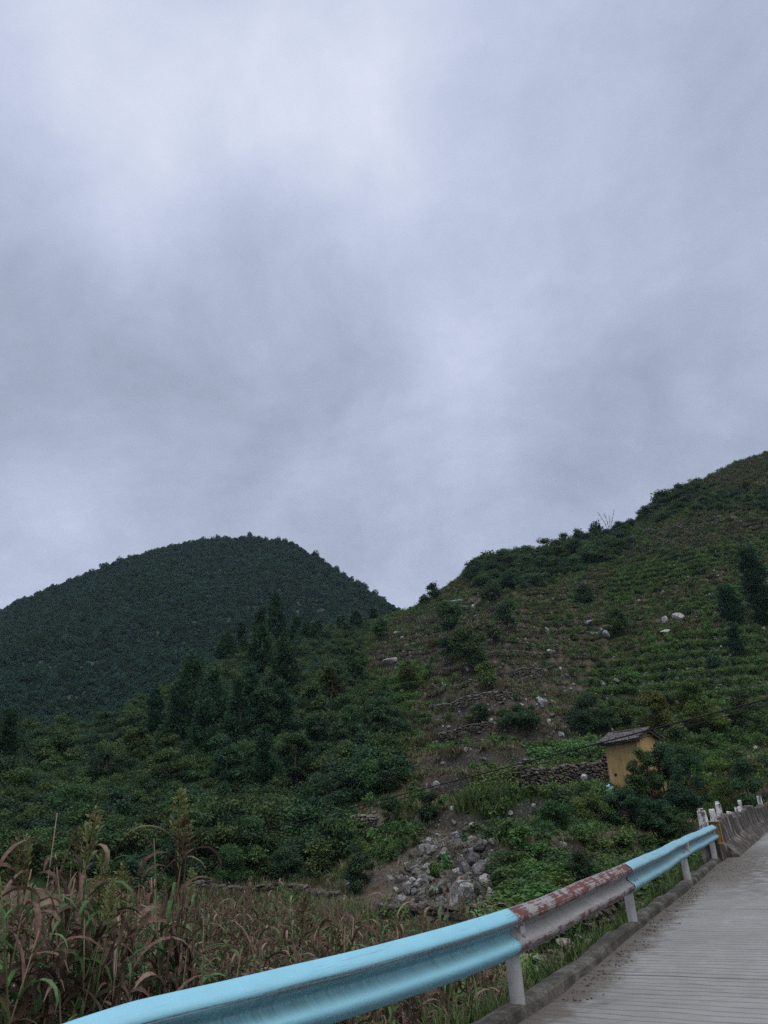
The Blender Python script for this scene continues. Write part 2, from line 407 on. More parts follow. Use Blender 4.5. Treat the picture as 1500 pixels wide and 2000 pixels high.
def ground_mat():
    m, t = new_mat('hillside_ground')
    p = t.node('ShaderNodeNewGeometry'); pos = p.outputs['Position']
    n1 = t.noise(pos, .22, 6, .6).outputs['Fac']; n2 = t.noise(pos, 2.3, 6, .65).outputs['Fac']; n3 = t.noise(pos, 9, 4, .6).outputs['Fac']
    soil = t.ramp(n2, [(.3, (.05, .041, .031)), (.55, (.09, .076, .058)), (.75, (.15, .13, .105))])
    dry = t.ramp(n3, [(.3, (.07, .058, .036)), (.6, (.125, .105, .065)), (.8, (.17, .15, .10))])
    grn = t.ramp(n3, [(.3, (.018, .034, .014)), (.6, (.035, .06, .022)), (.8, (.065, .09, .036))])
    fd = t.mapr(t.math('ADD', n1, t.math('MULTIPLY', n2, .35)), .56, .78)
    base = t.mix(fd, soil, dry)
    fg = t.mapr(t.math('ADD', t.math('MULTIPLY', attr(t, 'green').outputs['Fac'], .42), t.math('ADD', t.math('MULTIPLY', n1, .5), t.math('MULTIPLY', n2, .4))), .52, .74)
    base = t.mix(fg, base, grn)
    fb = t.math('MULTIPLY', attr(t, 'brown').outputs['Fac'], t.mapr(n2, .3, .6, .55, 1.0))
    base = t.mix(fb, base, t.ramp(n3, [(.3, (.062, .050, .036)), (.7, (.12, .097, .07))]))
    st = t.mapr(t.noise(pos, 3.4, 5, .75).outputs['Fac'], .54, .62)
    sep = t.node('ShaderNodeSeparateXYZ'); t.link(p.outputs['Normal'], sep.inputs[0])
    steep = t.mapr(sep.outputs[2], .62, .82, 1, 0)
    stone = t.math('MULTIPLY', st, t.math('ADD', t.math('MULTIPLY', steep, .6), attr(t, 'stone').outputs['Fac'], clamp=True))
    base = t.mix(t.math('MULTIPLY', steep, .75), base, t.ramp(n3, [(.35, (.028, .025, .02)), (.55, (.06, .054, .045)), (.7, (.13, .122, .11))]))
    base = t.mix(stone, base, t.ramp(t.noise(pos, 5, 5).outputs['Fac'], [(.3, (.11, .105, .10)), (.7, (.28, .27, .26))]))
    h = t.math('ADD', n2, t.math('ADD', t.math('MULTIPLY', n3, .5), t.math('MULTIPLY', stone, .8)))
    principled(t, base, .95, h, .9, .25, .1); return m
M['ground'] = ground_mat()
def far_ground():
    m, t = new_mat('wooded_ground'); pos = t.node('ShaderNodeNewGeometry').outputs['Position']
    n = t.noise(pos, .15, 6, .65).outputs['Fac']
    principled(t, t.ramp(n, [(.3, (.014, .022, .014)), (.7, (.04, .055, .028))]), .95); return m
M['far_ground'] = far_ground()

def rock_mat(name, dark, mid, pale, sc=1.0):
    m, t = new_mat(name)
    tc = t.node('ShaderNodeTexCoord').outputs['Object']; oi = t.node('ShaderNodeObjectInfo').outputs['Random']
    v = t.vmath('ADD', tc, t.vmath('SCALE', (17.3, 9.1, 5.7), scale=oi))
    n = t.noise(v, 2.4 * sc, 8, .68, .3).outputs['Fac']; n2 = t.noise(v, 11 * sc, 5, .6).outputs['Fac']
    k = t.math('ADD', t.math('MULTIPLY', n, .75), t.math('MULTIPLY', n2, .3))
    k = t.math('ADD', k, t.math('MULTIPLY', t.math('SUBTRACT', oi, .5), .22))
    c = t.ramp(k, [(.34, dark), (.5, mid), (.66, pale)])
    cr = t.node('ShaderNodeTexVoronoi', feature='DISTANCE_TO_EDGE'); cr.inputs['Scale'].default_value = 2.2 * sc
    t.link(t.vmath('ADD', v, t.vmath('SCALE', t.noise(v, 3 * sc, 3).outputs['Color'], scale=.5)), cr.inputs['Vector'])
    e = t.mapr(cr.outputs['Distance'], 0, .05)
    c = t.mix(t.math('MULTIPLY', t.math('SUBTRACT', 1.0, e), .6), c, tuple(q * .5 for q in dark))
    lich = t.mapr(t.noise(v, 1.3 * sc, 5, .7).outputs['Fac'], .56, .66)
    c = t.mix(t.math('MULTIPLY', lich, .45), c, (.055, .05, .03))
    principled(t, c, .9, t.math('ADD', k, t.math('MULTIPLY', e, .35)), .8, .12, .2); return m
M['lime'] = rock_mat('limestone', (.065, .062, .058), (.18, .175, .165), (.38, .37, .35))
M['white_lime'] = rock_mat('pale_limestone', (.16, .155, .15), (.32, .31, .30), (.55, .54, .52))
M['dark_rock'] = rock_mat('dark_slab_rock', (.04, .037, .037), (.085, .08, .08), (.17, .16, .158))
M['wall_stone'] = rock_mat('wall_stone', (.05, .043, .035), (.12, .105, .086), (.25, .225, .19), 2.0)
M['terrace_stone'] = rock_mat('terrace_stone', (.035, .031, .026), (.085, .077, .066), (.19, .175, .15), 2.0)

# ------------------------------------------------------------------ the setting: ground sheet, far hill, road, kerb
def build_ground():
    az = np.concatenate([np.linspace(-180, -36, 60)[:-1], np.linspace(-36, 36, 620), np.linspace(36, 180, 60)[1:]])
    r = np.concatenate([np.linspace(.3, 4, 14)[:-1], np.exp(np.linspace(np.log(4), np.log(230), 560)), np.exp(np.linspace(np.log(240), np.log(1000), 20))])
    A, Rr = np.meshgrid(np.radians(az), r, indexing='ij')
    X = Rr * np.sin(A); Y = Rr * np.cos(A); Z = terr(X, Y)
    na, nr = A.shape
    I = np.arange(na * nr).reshape(na, nr)
    Q = np.stack([I[:-1, :-1], I[:-1, 1:], I[1:, 1:], I[1:, :-1]], -1).reshape(-1, 4)[:, ::-1]
    me = mesh_from('ground', np.stack([X, Y, Z], -1).reshape(-1, 3), Q, None, [M['ground']], None, True)
    x, y = X.ravel(), Y.ravel()
    g = np.zeros(x.shape); b = g.copy(); s = g.copy()
    for P in A_GREEN: g[soft_in(x, y, P)] = 1
    g[soft_in(x, y, A_FOREST, 2)] = 1; g[soft_in(x, y, A_RIDGE, 2)] = 1; g[soft_in(x, y, A_RIDGE2, 2)] = 1
    for P in A_BROWN: b[soft_in(x, y, P, 4)] = .8
    for P in A_STONE: s[soft_in(x, y, P)] = 1
    k = soft_in(x, y, A_SLIP, .8); s[k] = 1; b[k] = .8; g[k] = 0
    for n, d in (('green', g), ('brown', b), ('stone', s)):
        a = me.attributes.new(n, 'FLOAT', 'POINT'); a.data.foreach_set('value', d.astype(np.float32))
    return tag(link('ground', me), kind='structure')
build_ground()

FH = []
for (u, v) in [(-200, 1240), (-100, 1216), (0, 1188), (60, 1160), (110, 1138), (180, 1110), (240, 1090), (300, 1072), (350, 1059), (400, 1050), (440, 1046), (490, 1047), (540, 1052), (570, 1058), (600, 1074), (640, 1100),
               (680, 1125), (720, 1150), (760, 1175), (795, 1200), (850, 1245), (950, 1320), (1100, 1420)]:
    FH.append(ae(u, v))
FH = np.array(FH)
def far_z(az, r):
    rc = np.interp(az, [-45, -14, 0, 10], [430, 430, 360, 320]); rb = np.interp(az, [-45, -10, 10], [105, 165, 190])
    zc = CZ + rc * np.tan(np.radians(np.interp(az, FH[:, 0], FH[:, 1]) - .35))
    t = np.clip((r - rb) / (rc - rb), 0, 1)
    x = r * np.sin(np.radians(az)); y = r * np.cos(np.radians(az))
    amp = np.clip(t * 5, 0, 1) * np.clip((1 - t) * 6, 0, 1)
    z = -3 + (zc + 3) * t ** 1.12 + (fbm(x / 45, y / 45, 71, 4) - .5) * 22 * amp
    z = np.where(r > rc, zc - .35 * (r - rc) - .0006 * (r - rc) ** 2, z)
    return np.where(r < rb, -4.0, z)
def build_far():
    az = np.linspace(-44, 9, 260); r = np.linspace(100, 640, 220)
    A, Rr = np.meshgrid(az, r, indexing='ij'); Z = far_z(A, Rr)
    X = Rr * np.sin(np.radians(A)); Y = Rr * np.cos(np.radians(A))
    I = np.arange(A.size).reshape(A.shape)
    Q = np.stack([I[:-1, :-1], I[:-1, 1:], I[1:, 1:], I[1:, :-1]], -1).reshape(-1, 4)[:, ::-1]
    tag(link('far_hill', mesh_from('far_hill', np.stack([X, Y, Z], -1).reshape(-1, 3), Q, None, [M['far_ground']], None, True)), kind='structure')
build_far()

def road_mat():
    m, t = new_mat('road_concrete')
    uvn = t.node('ShaderNodeTexCoord'); uv = uvn.outputs['UV']; sep = t.node('ShaderNodeSeparateXYZ'); t.link(uv, sep.inputs[0])
    U, Vv = sep.outputs[0], sep.outputs[1]
    pos = t.node('ShaderNodeNewGeometry').outputs['Position']
    nb = t.noise(pos, .55, 5, .6).outputs['Fac']; nf = t.noise(pos, 26, 5, .7).outputs['Fac']; nm = t.noise(pos, 4, 6, .65).outputs['Fac']
    # tined grooves across the road, each a little bent and worn here and there
    cmb = t.node('ShaderNodeCombineXYZ'); t.link(t.math('MULTIPLY', U, 1.1), cmb.inputs[0]); t.link(t.math('MULTIPLY', Vv, 9), cmb.inputs[1])
    wv = t.noise(cmb.outputs[0], 1.0, 4, .6).outputs['Fac']
    ph = t.math('ADD', t.math('MULTIPLY', Vv, 1 / .125), t.math('MULTIPLY', t.math('SUBTRACT', t.noise(t.vmath('MULTIPLY', uv, (.9, 3.5, 0)), 1, 3).outputs['Fac'], .5), 1.7))
    fr = t.math('ABSOLUTE', t.math('SUBTRACT', t.math('FRACT', ph), .5))
    wear = t.mapr(t.math('ADD', t.math('MULTIPLY', wv, .7), t.math('ADD', t.math('MULTIPLY', nm, .35), t.math('MULTIPLY', nb, .45))), .42, .80)
    gro = t.math('MULTIPLY', t.mapr(t.math('ADD', fr, t.math('MULTIPLY', t.math('SUBTRACT', nf, .5), .16)), .03, .13, 1, 0), wear)
    # slab joints and a few cracks
    jf = t.math('ABSOLUTE', t.math('SUBTRACT', t.math('FRACT', t.math('MULTIPLY', t.math('ADD', Vv, t.math('MULTIPLY', wv, .12)), .25)), .62))
    joint = t.mapr(jf, .002, .007, 1, 0)
    col = t.ramp(t.math('ADD', t.math('MULTIPLY', nb, .7), t.math('MULTIPLY', nm, .3)), [(.32, (.14, .14, .13)), (.5, (.205, .205, .192)), (.68, (.28, .278, .262))])
    col = t.mix(t.math('MULTIPLY', nf, .35), col, (.16, .145, .125))
    col = t.mix(t.math('MULTIPLY', gro, .62), col, (.085, .078, .068))
    col = t.mix(t.math('MULTIPLY', joint, .8), col, (.06, .052, .042))
    stain = t.mapr(t.noise(pos, 1.1, 6, .7).outputs['Fac'], .54, .68); col = t.mix(t.math('MULTIPLY', stain, .42), col, (.10, .098, .088))
    # mud washed along the kerb and over the road by the last post
    mud = t.mapr(t.math('ADD', U, t.math('MULTIPLY', t.math('SUBTRACT', nm, .5), .75)), .10, .42, 1, 0)
    far = t.mapr(Vv, 9.5, 15.0)
    fan = t.math('MULTIPLY', t.mapr(t.math('ADD', t.math('MULTIPLY', U, .5), t.math('MULTIPLY', t.math('SUBTRACT', nm, .5), 1.9)), .25, .75, 1, 0), t.math('MULTIPLY', far, t.mapr(Vv, 19, 23, 1, 0)))
    mud = t.math('MAXIMUM', mud, fan)
    mudc = t.ramp(nf, [(.3, (.05, .04, .03)), (.7, (.10, .082, .062))])
    col = t.mix(t.math('MULTIPLY', mud, .8), col, mudc)
    h = t.math('SUBTRACT', t.math('ADD', t.math('MULTIPLY', nf, .25), t.math('MULTIPLY', mud, .5)), t.math('ADD', gro, joint))
    principled(t, col, .82, h, .55, .012, .3); return m
def kerb_mat():
    m, t = new_mat('mossy_concrete'); pos = t.node('ShaderNodeNewGeometry').outputs['Position']
    n = t.noise(pos, 3, 6, .65).outputs['Fac']; f = t.noise(pos, 30, 4, .7).outputs['Fac']
    c = t.ramp(t.math('ADD', t.math('MULTIPLY', n, .7), t.math('MULTIPLY', f, .3)), [(.36, (.022, .02, .015)), (.50, (.055, .05, .038)), (.62, (.13, .12, .10)), (.7, (.22, .21, .18))])
    principled(t, c, .95, t.math('ADD', n, f), .7, .02); return m
M['kerb'] = kerb_mat()
M['road'] = road_mat()

RL, RS = resample(PL, .25)
_o = int(np.argmin(np.hypot(RL[:, 0] - .73, RL[:, 1] - 6.42)))
def strip(name, cols, mat, mask=None, smooth=True):
    """cols: (offset to the road side, height); sweeps that section along the kerb line"""
    P = RL if mask is None else RL[mask]; s = (RS if mask is None else RS[mask]) - RS[_o]
    L = [offset_line(P, -c[0]) for c in cols]
    n, k = len(P), len(cols)
    V = np.zeros((n, k, 3)); UV = np.zeros((n, k, 2))
    for j, c in enumerate(cols):
        V[:, j, :2] = L[j]; V[:, j, 2] = c[1]; UV[:, j] = np.stack([np.full(n, c[0] - .1), s + 5.0], 1)
    I = np.arange(n * k).reshape(n, k)
    Q = np.stack([I[:-1, :-1], I[:-1, 1:], I[1:, 1:], I[1:, :-1]], -1).reshape(-1, 4)[:, ::-1]
    return V.reshape(-1, 3), Q, UV.reshape(-1, 2)
V, Q, UV = strip('road', [(.02 + i * .35, .004 * (i > 0) ) for i in range(17)], None)
tag(link('road', mesh_from('road', V, Q, None, [M['road']], None, True, UV)), kind='structure')
km = (RS - RS[_o] > -9) & (RS - RS[_o] < 13.2)
V, Q, UV = strip('kerb', [(-.12, -.5), (-.115, .05), (-.09, .075), (-.01, .085), (.045, .08), (.068, .06), (.09, -.05)], None, km)
rg = np.random.default_rng(4)
V[:, 2] += (fbm(V[:, 0] * 2.2, V[:, 1] * 2.2, 91) + .5 * fbm(V[:, 0] * 9, V[:, 1] * 9, 94) - .75) * .07 * (V[:, 2] > 0.03); V[:, :2] += (np.stack([fbm(V[:, 0] * 3, V[:, 1] * 3, 92), fbm(V[:, 0] * 3, V[:, 1] * 3, 93)], 1) - .5) * .05
tag(link('kerb', mesh_from('kerb', V, Q, None, [M['kerb']], None, False, UV)), kind='structure')

# ------------------------------------------------------------------ foliage
def unit(v): return v / (np.linalg.norm(v, axis=-1, keepdims=True) + 1e-9)
def leaves_mesh(P, Nn, Ax, L, W, tint, V0=None, fold=.0):
    """pointed leaves: P base points, Ax leaf axis, Nn leaf normal"""
    Ax = unit(Ax); Sd = unit(np.cross(Nn, Ax)); Nn = np.cross(Ax, Sd)
    L = np.asarray(L)[:, None]; W = np.asarray(W)[:, None]
    a = P; b = P + Ax * L * .45 + Sd * W * .5 + Nn * L * .06; c = P + Ax * L - Nn * L * .10; d = P + Ax * L * .45 - Sd * W * .5 + Nn * L * .06
    V = np.stack([a, b, c, d], 1).reshape(-1, 3); Q = np.arange(len(V)).reshape(-1, 4)
    return V, Q, tint
def ball(rng, n, shell=.5):
    d = unit(rng.normal(size=(n, 3))); return d * (rng.random((n, 1)) ** shell)
def broad_crown(rng, z0, z1, rx, ry, leaf, n, clumps=26, shape='round', droop=.25, lop=.25):
    """clumps spread through an uneven crown volume, leaves round each clump"""
    C = []; H = z1 - z0
    while len(C) < clumps:
        h = rng.random(); 
        if shape == 'round': rad = math.sqrt(max(0, 1 - (2 * h - .85) ** 2 / 1.35)) 
        elif shape == 'dome': rad = math.sqrt(max(0.05, 1 - h ** 2)) 
        else: rad = (1 - h) ** .8 * .9 + .1
        th = rng.random() * 2 * pi; q = rng.random() ** .45
        k = 1 + lop * math.sin(th * 2 + z1 * 7) + lop * .6 * math.sin(th * 3 + z1 * 3)
        C.append((rx * rad * q * k * cos(th) * .82, ry * rad * q * k * sin(th) * .82, z0 + H * (.08 + .84 * h)))
    C = np.array(C); rcl = (.20 + .16 * rng.random(clumps)) * (rx + ry) * .5 * (1.3 if clumps < 20 else 1.0); rcl = np.minimum(rcl, H * .3)
    w = rcl ** 2; idx = rng.choice(clumps, n, p=w / w.sum())
    D = ball(rng, n, .42); D[:, 2] = np.where(D[:, 2] < 0, D[:, 2] * .65, D[:, 2])
    P = C[idx] + D * rcl[idx][:, None] * np.array([1.1, 1.1, .8])
    P += rng.normal(size=P.shape) * leaf * .5
    N = unit(D + np.array([0, 0, .7]) + rng.normal(size=D.shape) * .55)
    Ax = np.cross(N, rng.normal(size=D.shape)); Ax = unit(Ax) + unit(D) * .5 - np.array([0, 0, droop])
    ct = rng.random(clumps)
    hh = np.clip((P[:, 2] - z0) / H, 0, 1)
    tint = np.clip(.48 * ct[idx] + .55 * rng.random(n) - .02, 0, 1)
    L = leaf * (.7 + .7 * rng.random(n))
    return leaves_mesh(P, N, Ax, L, L * (.5 + .25 * rng.random(n)), tint), C
def conifer_crown(rng, z0, z1, R, leaf, n, narrow=.8, ragged=.3):
    """upswept branches round a pole, each with sprays hung along it"""
    H = z1 - z0; nb = int(26 + H * 9)
    hb = z0 + H * (rng.random(nb) ** 1.25) * .97
    th = rng.random(nb) * 2 * pi
    f = (hb - z0) / H
    ln = R * ((1 - f) ** narrow * (.85 if True else 1) + .07) * (1 - ragged + 2 * ragged * rng.random(nb)) * np.clip(.55 + f * 4, 0, 1)
    w = ln + .12 * R; idx = rng.choice(nb, n, p=w / w.sum())
    t = rng.random(n) ** .65
    out = np.stack([np.cos(th), np.sin(th), np.zeros(nb)], 1)[idx]
    P = out * (ln[idx] * t)[:, None]; P[:, 2] += hb[idx] + ln[idx] * t * (.25 + .45 * t) - .10 * ln[idx] * rng.random(n)
    P += rng.normal(size=P.shape) * np.array([1, 1, .7]) * (.10 * R + .25 * leaf)
    Ax = out * .7 + np.array([0, 0, .55]) + rng.normal(size=P.shape) * .55
    N = unit(rng.normal(size=P.shape) + out * .4 + np.array([0, 0, .3]))
    ct = rng.random(nb)
    L = leaf * (.8 + .9 * rng.random(n))
    return leaves_mesh(P, N, Ax, L, L * .42, np.clip(.5 * ct[idx] + .5 * rng.random(n), 0, 1))
def limbs(mb, rng, H, r0, lean=(0, 0), C=None, nl=6, top=.9, n=7):
    k = 7; z = np.linspace(-.35, H * top, k)
    P = np.stack([lean[0] * (z / H) ** 1.3 + rng.normal(size=k) * .03 * H * (np.arange(k) > 1) * .6, lean[1] * (z / H) ** 1.3 + rng.normal(size=k) * .03 * H * (np.arange(k) > 1) * .6, z], 1)
    mb.tube(P, r0 * (1.25 - np.linspace(0, 1.05, k)) + .006, n)
    if C is not None:
        for c in C[rng.choice(len(C), min(nl, len(C)), replace=False)]:
            zb = min(max(c[2] - .45 * hypot(c[0], c[1]) - .1 * H, .2 * H), H * top * .95); f = (zb + .35) / (H * top + .35)
            b = np.array([np.interp(zb, z, P[:, 0]), np.interp(zb, z, P[:, 1]), zb])
            mid = (b + c) / 2 + np.array([0, 0, .08 * H]) * rng.uniform(-.5, 1)
            mb.tube(np.array([b, mid, c]), np.array([.45, .28, .1]) * r0 * (1.2 - f) + .005, 5)
    return P
def merge(parts):
    V = []; Q = []; T = []; n = 0
    for v, q, t in parts: V.append(v); Q.append(q + n); T.append(t); n += len(v)
    return np.vstack(V), np.vstack(Q), np.concatenate(T)
def fronds(rng, n, H, L, leaf, pairs=9, droop=.5, z0=.1):
    """stems with feathery compound leaves arching out of them"""
    P = []; N = []; A = []; T = []; mb = MB()
    for i in range(n):
        th = rng.random() * 2 * pi; h = z0 * H + (1 - z0) * H * rng.random() ** .7; rb = .35 * H * rng.random() * (1 - .4 * h / H)
        b = np.array([rb * cos(th), rb * sin(th), h]); th += rng.normal() * .5
        o = np.array([cos(th), sin(th), 0]); l = L * (.6 + .6 * rng.random()); up = .75 * rng.random() + .15
        tt = rng.random()
        s = np.linspace(.12, 1, pairs); rach = b + np.outer(s * l, o) + np.outer(up * l * s - droop * l * s ** 2 * 1.1, [0, 0, 1])
        side = np.cross(o, [0, 0, 1])
        for sg in (-1, 1):
            P.append(rach); A.append(np.tile(side * sg + o * .45 - np.array([0, 0, .25]), (pairs, 1)) + rng.normal(size=(pairs, 3)) * .12)
            N.append(np.tile([0, 0, 1.], (pairs, 1)) + rng.normal(size=(pairs, 3)) * .25); T.append(np.clip(tt * .7 + .3 * rng.random(pairs), 0, 1))
        mb.tube(np.array([[0, 0, -.1], b * .55 + np.array([0, 0, -.05]), b]), [.02 * H / 2, .012 * H / 2, .004], 4, cap=False)
    P = np.vstack(P); N = np.vstack(N); A = np.vstack(A); T = np.concatenate(T)
    L_ = leaf * (.8 + .5 * rng.random(len(P)))
    return leaves_mesh(P, N, A, L_, L_ * .36, T), mb
def blades(rng, n, H, spread, W, curve=.5, base=.15, seg=3, tint=None):
    """arching grass blades from one tuft"""
    th = rng.random(n) * 2 * pi; o = np.stack([np.cos(th), np.sin(th), np.zeros(n)], 1)
    b = np.stack([rng.normal(size=n) * base, rng.normal(size=n) * base, np.full(n, -.05)], 1)
    h = H * (.5 + .6 * rng.random(n)); sp = spread * (.3 + rng.random(n)); cv = curve * rng.random(n)
    side = np.cross(o, [0, 0, 1.]); s = np.linspace(0, 1, seg + 1)
    V = np.zeros((n, seg + 1, 2, 3))
    for j, q in enumerate(s):
        c = b + o * (sp * q ** 1.6)[:, None] * h[:, None] + np.array([0, 0, 1.]) * (h * (q - cv * q ** 2.4 * .8))[:, None]
        w = W * (1 - q ** 1.8) * .5 + W * .04
        V[:, j, 0] = c - side * w; V[:, j, 1] = c + side * w
    I = np.arange(n * (seg + 1) * 2).reshape(n, seg + 1, 2)
    Q = np.stack([I[:, :-1, 0], I[:, :-1, 1], I[:, 1:, 1], I[:, 1:, 0]], -1).reshape(-1, 4)
    t = np.repeat(rng.random(n) if tint is None else tint, seg)
    return V.reshape(-1, 3), Q, t

# instanced cover that nobody could count: one object each, points carrying size and turn
def scatter(name, kind_label, pts, scl, protos, rng, tilt=.12, flat=None):
    n = len(pts); me = mesh_from(name, pts)
    a = me.attributes.new('scl', 'FLOAT_VECTOR', 'POINT'); a.data.foreach_set('vector', np.asarray(scl, np.float32).ravel())
    rot = np.stack([rng.normal(size=n) * tilt, rng.normal(size=n) * tilt, rng.random(n) * 2 * pi], 1)
    a = me.attributes.new('rot', 'FLOAT_VECTOR', 'POINT'); a.data.foreach_set('vector', rot.astype(np.float32).ravel())
    a = me.attributes.new('pick', 'INT', 'POINT'); a.data.foreach_set('value', rng.integers(0, len(protos), n).astype(np.int32))
    col = bpy.data.collections.new(name + '_kinds')
    for i, p in enumerate(protos):
        o = bpy.data.objects.new(f'{name}_kind_{i:02d}', p); col.objects.link(o)
    g = bpy.data.node_groups.new(name + '_spread', 'GeometryNodeTree')
    g.interface.new_socket('Geometry', in_out='INPUT', socket_type='NodeSocketGeometry'); g.interface.new_socket('Geometry', in_out='OUTPUT', socket_type='NodeSocketGeometry')
    N = g.nodes; gi = N.new('NodeGroupInput'); go = N.new('NodeGroupOutput'); ip = N.new('GeometryNodeInstanceOnPoints'); ci = N.new('GeometryNodeCollectionInfo')
    ci.inputs['Collection'].default_value = col; ci.inputs['Separate Children'].default_value = True; ci.inputs['Reset Children'].default_value = True
    mp = N.new('GeometryNodeMeshToPoints')
    def na(nm, ty):
        q = N.new('GeometryNodeInputNamedAttribute'); q.data_type = ty; q.inputs['Name'].default_value = nm; return q.outputs['Attribute']
    Lk = g.links.new
    Lk(gi.outputs[0], mp.inputs[0]); Lk(mp.outputs[0], ip.inputs['Points']); Lk(ci.outputs[0], ip.inputs['Instance'])
    ip.inputs['Pick Instance'].default_value = True
    Lk(na('pick', 'INT'), ip.inputs['Instance Index']); Lk(na('scl', 'FLOAT_VECTOR'), ip.inputs['Scale'])
    er = N.new('FunctionNodeEulerToRotation'); Lk(na('rot', 'FLOAT_VECTOR'), er.inputs[0]); Lk(er.outputs[0], ip.inputs['Rotation'])
    Lk(ip.outputs[0], go.inputs[0])
    o = link(name, me); md = o.modifiers.new('spread', 'NODES'); md.node_group = g
    return tag(o, kind_label[0], kind_label[1], None, 'stuff')

def sample_polar(rng, n, az0, az1, r0, r1):
    az = np.radians(rng.uniform(az0, az1, n)); r = np.sqrt(rng.uniform(r0 ** 2, r1 ** 2, n)); return r * np.sin(az), r * np.cos(az)
def spread_in(rng, P, dens, cap=40000):
    P = np.asarray(P); lo, hi = P.min(0), P.max(0); n = int(min(cap, dens * np.prod(hi - lo)))
    x = rng.uniform(lo[0], hi[0], n); y = rng.uniform(lo[1], hi[1], n); m = inpoly(x, y, P); return x[m], y[m]
def on_ground(x, y, dz=0): return np.stack([x, y, terr(x, y) + dz], 1)
def away(x, y, spots, d):
    m = np.ones(len(x), bool)
    for s in spots: m &= np.hypot(x - s[0], y - s[1]) > (s[2] if len(s) > 2 else d)
    return m
def thin(rng, x, y, r, s):
    """keep foliage out of the road"""
    return sdist(x, y) > s

CLEAR = []      # (x, y, radius) where a built thing stands and cover must not grow over it

def bush_protos(rng, n, faces, leaf, mats, shapes=('round', 'dome')):
    out = []
    for i in range(n):
        (V, Q, T), C = broad_crown(rng, .02, rng.uniform(.8, 1.15), .55 * rng.uniform(.85, 1.2), .55 * rng.uniform(.85, 1.2), leaf, faces, int(rng.integers(9, 17)), shapes[i % len(shapes)])
        out.append(mesh_from('bush_kind', V, Q, None, [M[mats[i % len(mats)]]], T))
    return out

# the wooded far hill
rng = np.random.default_rng(11)
def far_crown(rng, n, leaf, tall):
    """a distant crown: a few billows, leaves lying on their outer side"""
    k = 9; C = ball(rng, k, .5) * np.array([.34, .34, .26]) + np.array([0, 0, .5]); C[0] = (0, 0, .66); rc = rng.uniform(.2, .34, k)
    idx = rng.integers(0, k, n); D = ball(rng, n, .12); D[:, 2] = np.where(D[:, 2] < -.2, -D[:, 2], D[:, 2])
    P = C[idx] + D * rc[idx][:, None]; P[:, 2] *= tall; N = unit(D + rng.normal(size=D.shape) * .22); A = unit(np.cross(N, rng.normal(size=D.shape)))
    ct = rng.random(k); L = leaf * rng.uniform(.8, 1.4, n)
    return leaves_mesh(P - A * L[:, None] * .5, N, A, L, L * .8, np.clip(.35 + .3 * (ct[idx] - .5) + .18 * rng.normal(size=n) * .6 + .25 * (P[:, 2] / tall - .5), 0, 1))  # height term puts crown shading into the tint: darker below, lighter on top
def far_wood():
    protos = []
    for i in range(8):
        V, Q, T = far_crown(rng, 420, .12, (.9, 1.0, 1.3, .8)[i % 4]); protos.append(mesh_from('tree_kind', V, Q, None, [M['far']], T))
    n = 64000
    az = rng.uniform(-40, 7, n); r = np.sqrt(rng.uniform(130 ** 2, 445 ** 2, n))
    x = r * np.sin(np.radians(az)); y = r * np.cos(np.radians(az)); z = far_z(az, r)
    keep = (z > terr(x, y, False) - 2) & (z > -2)
    x, y, z, r = x[keep], y[keep], z[keep], r[keep]
    s = (1.4 + 3.6 * rng.random(len(x)) ** 2.4) * (.65 + .75 * fbm(x / 25, y / 25, 51))
    tall = rng.random(len(x)) < .03
    sc = np.stack([s, s, s * rng.uniform(.75, 1.15, len(x)) * np.where(tall, 1.25, 1)], 1)
    scatter('far_woodland', ('dark scrubby woodland covering the round hill beyond the saddle', 'woodland'), np.stack([x, y, z - s * .38], 1), sc, protos, rng)
far_wood()

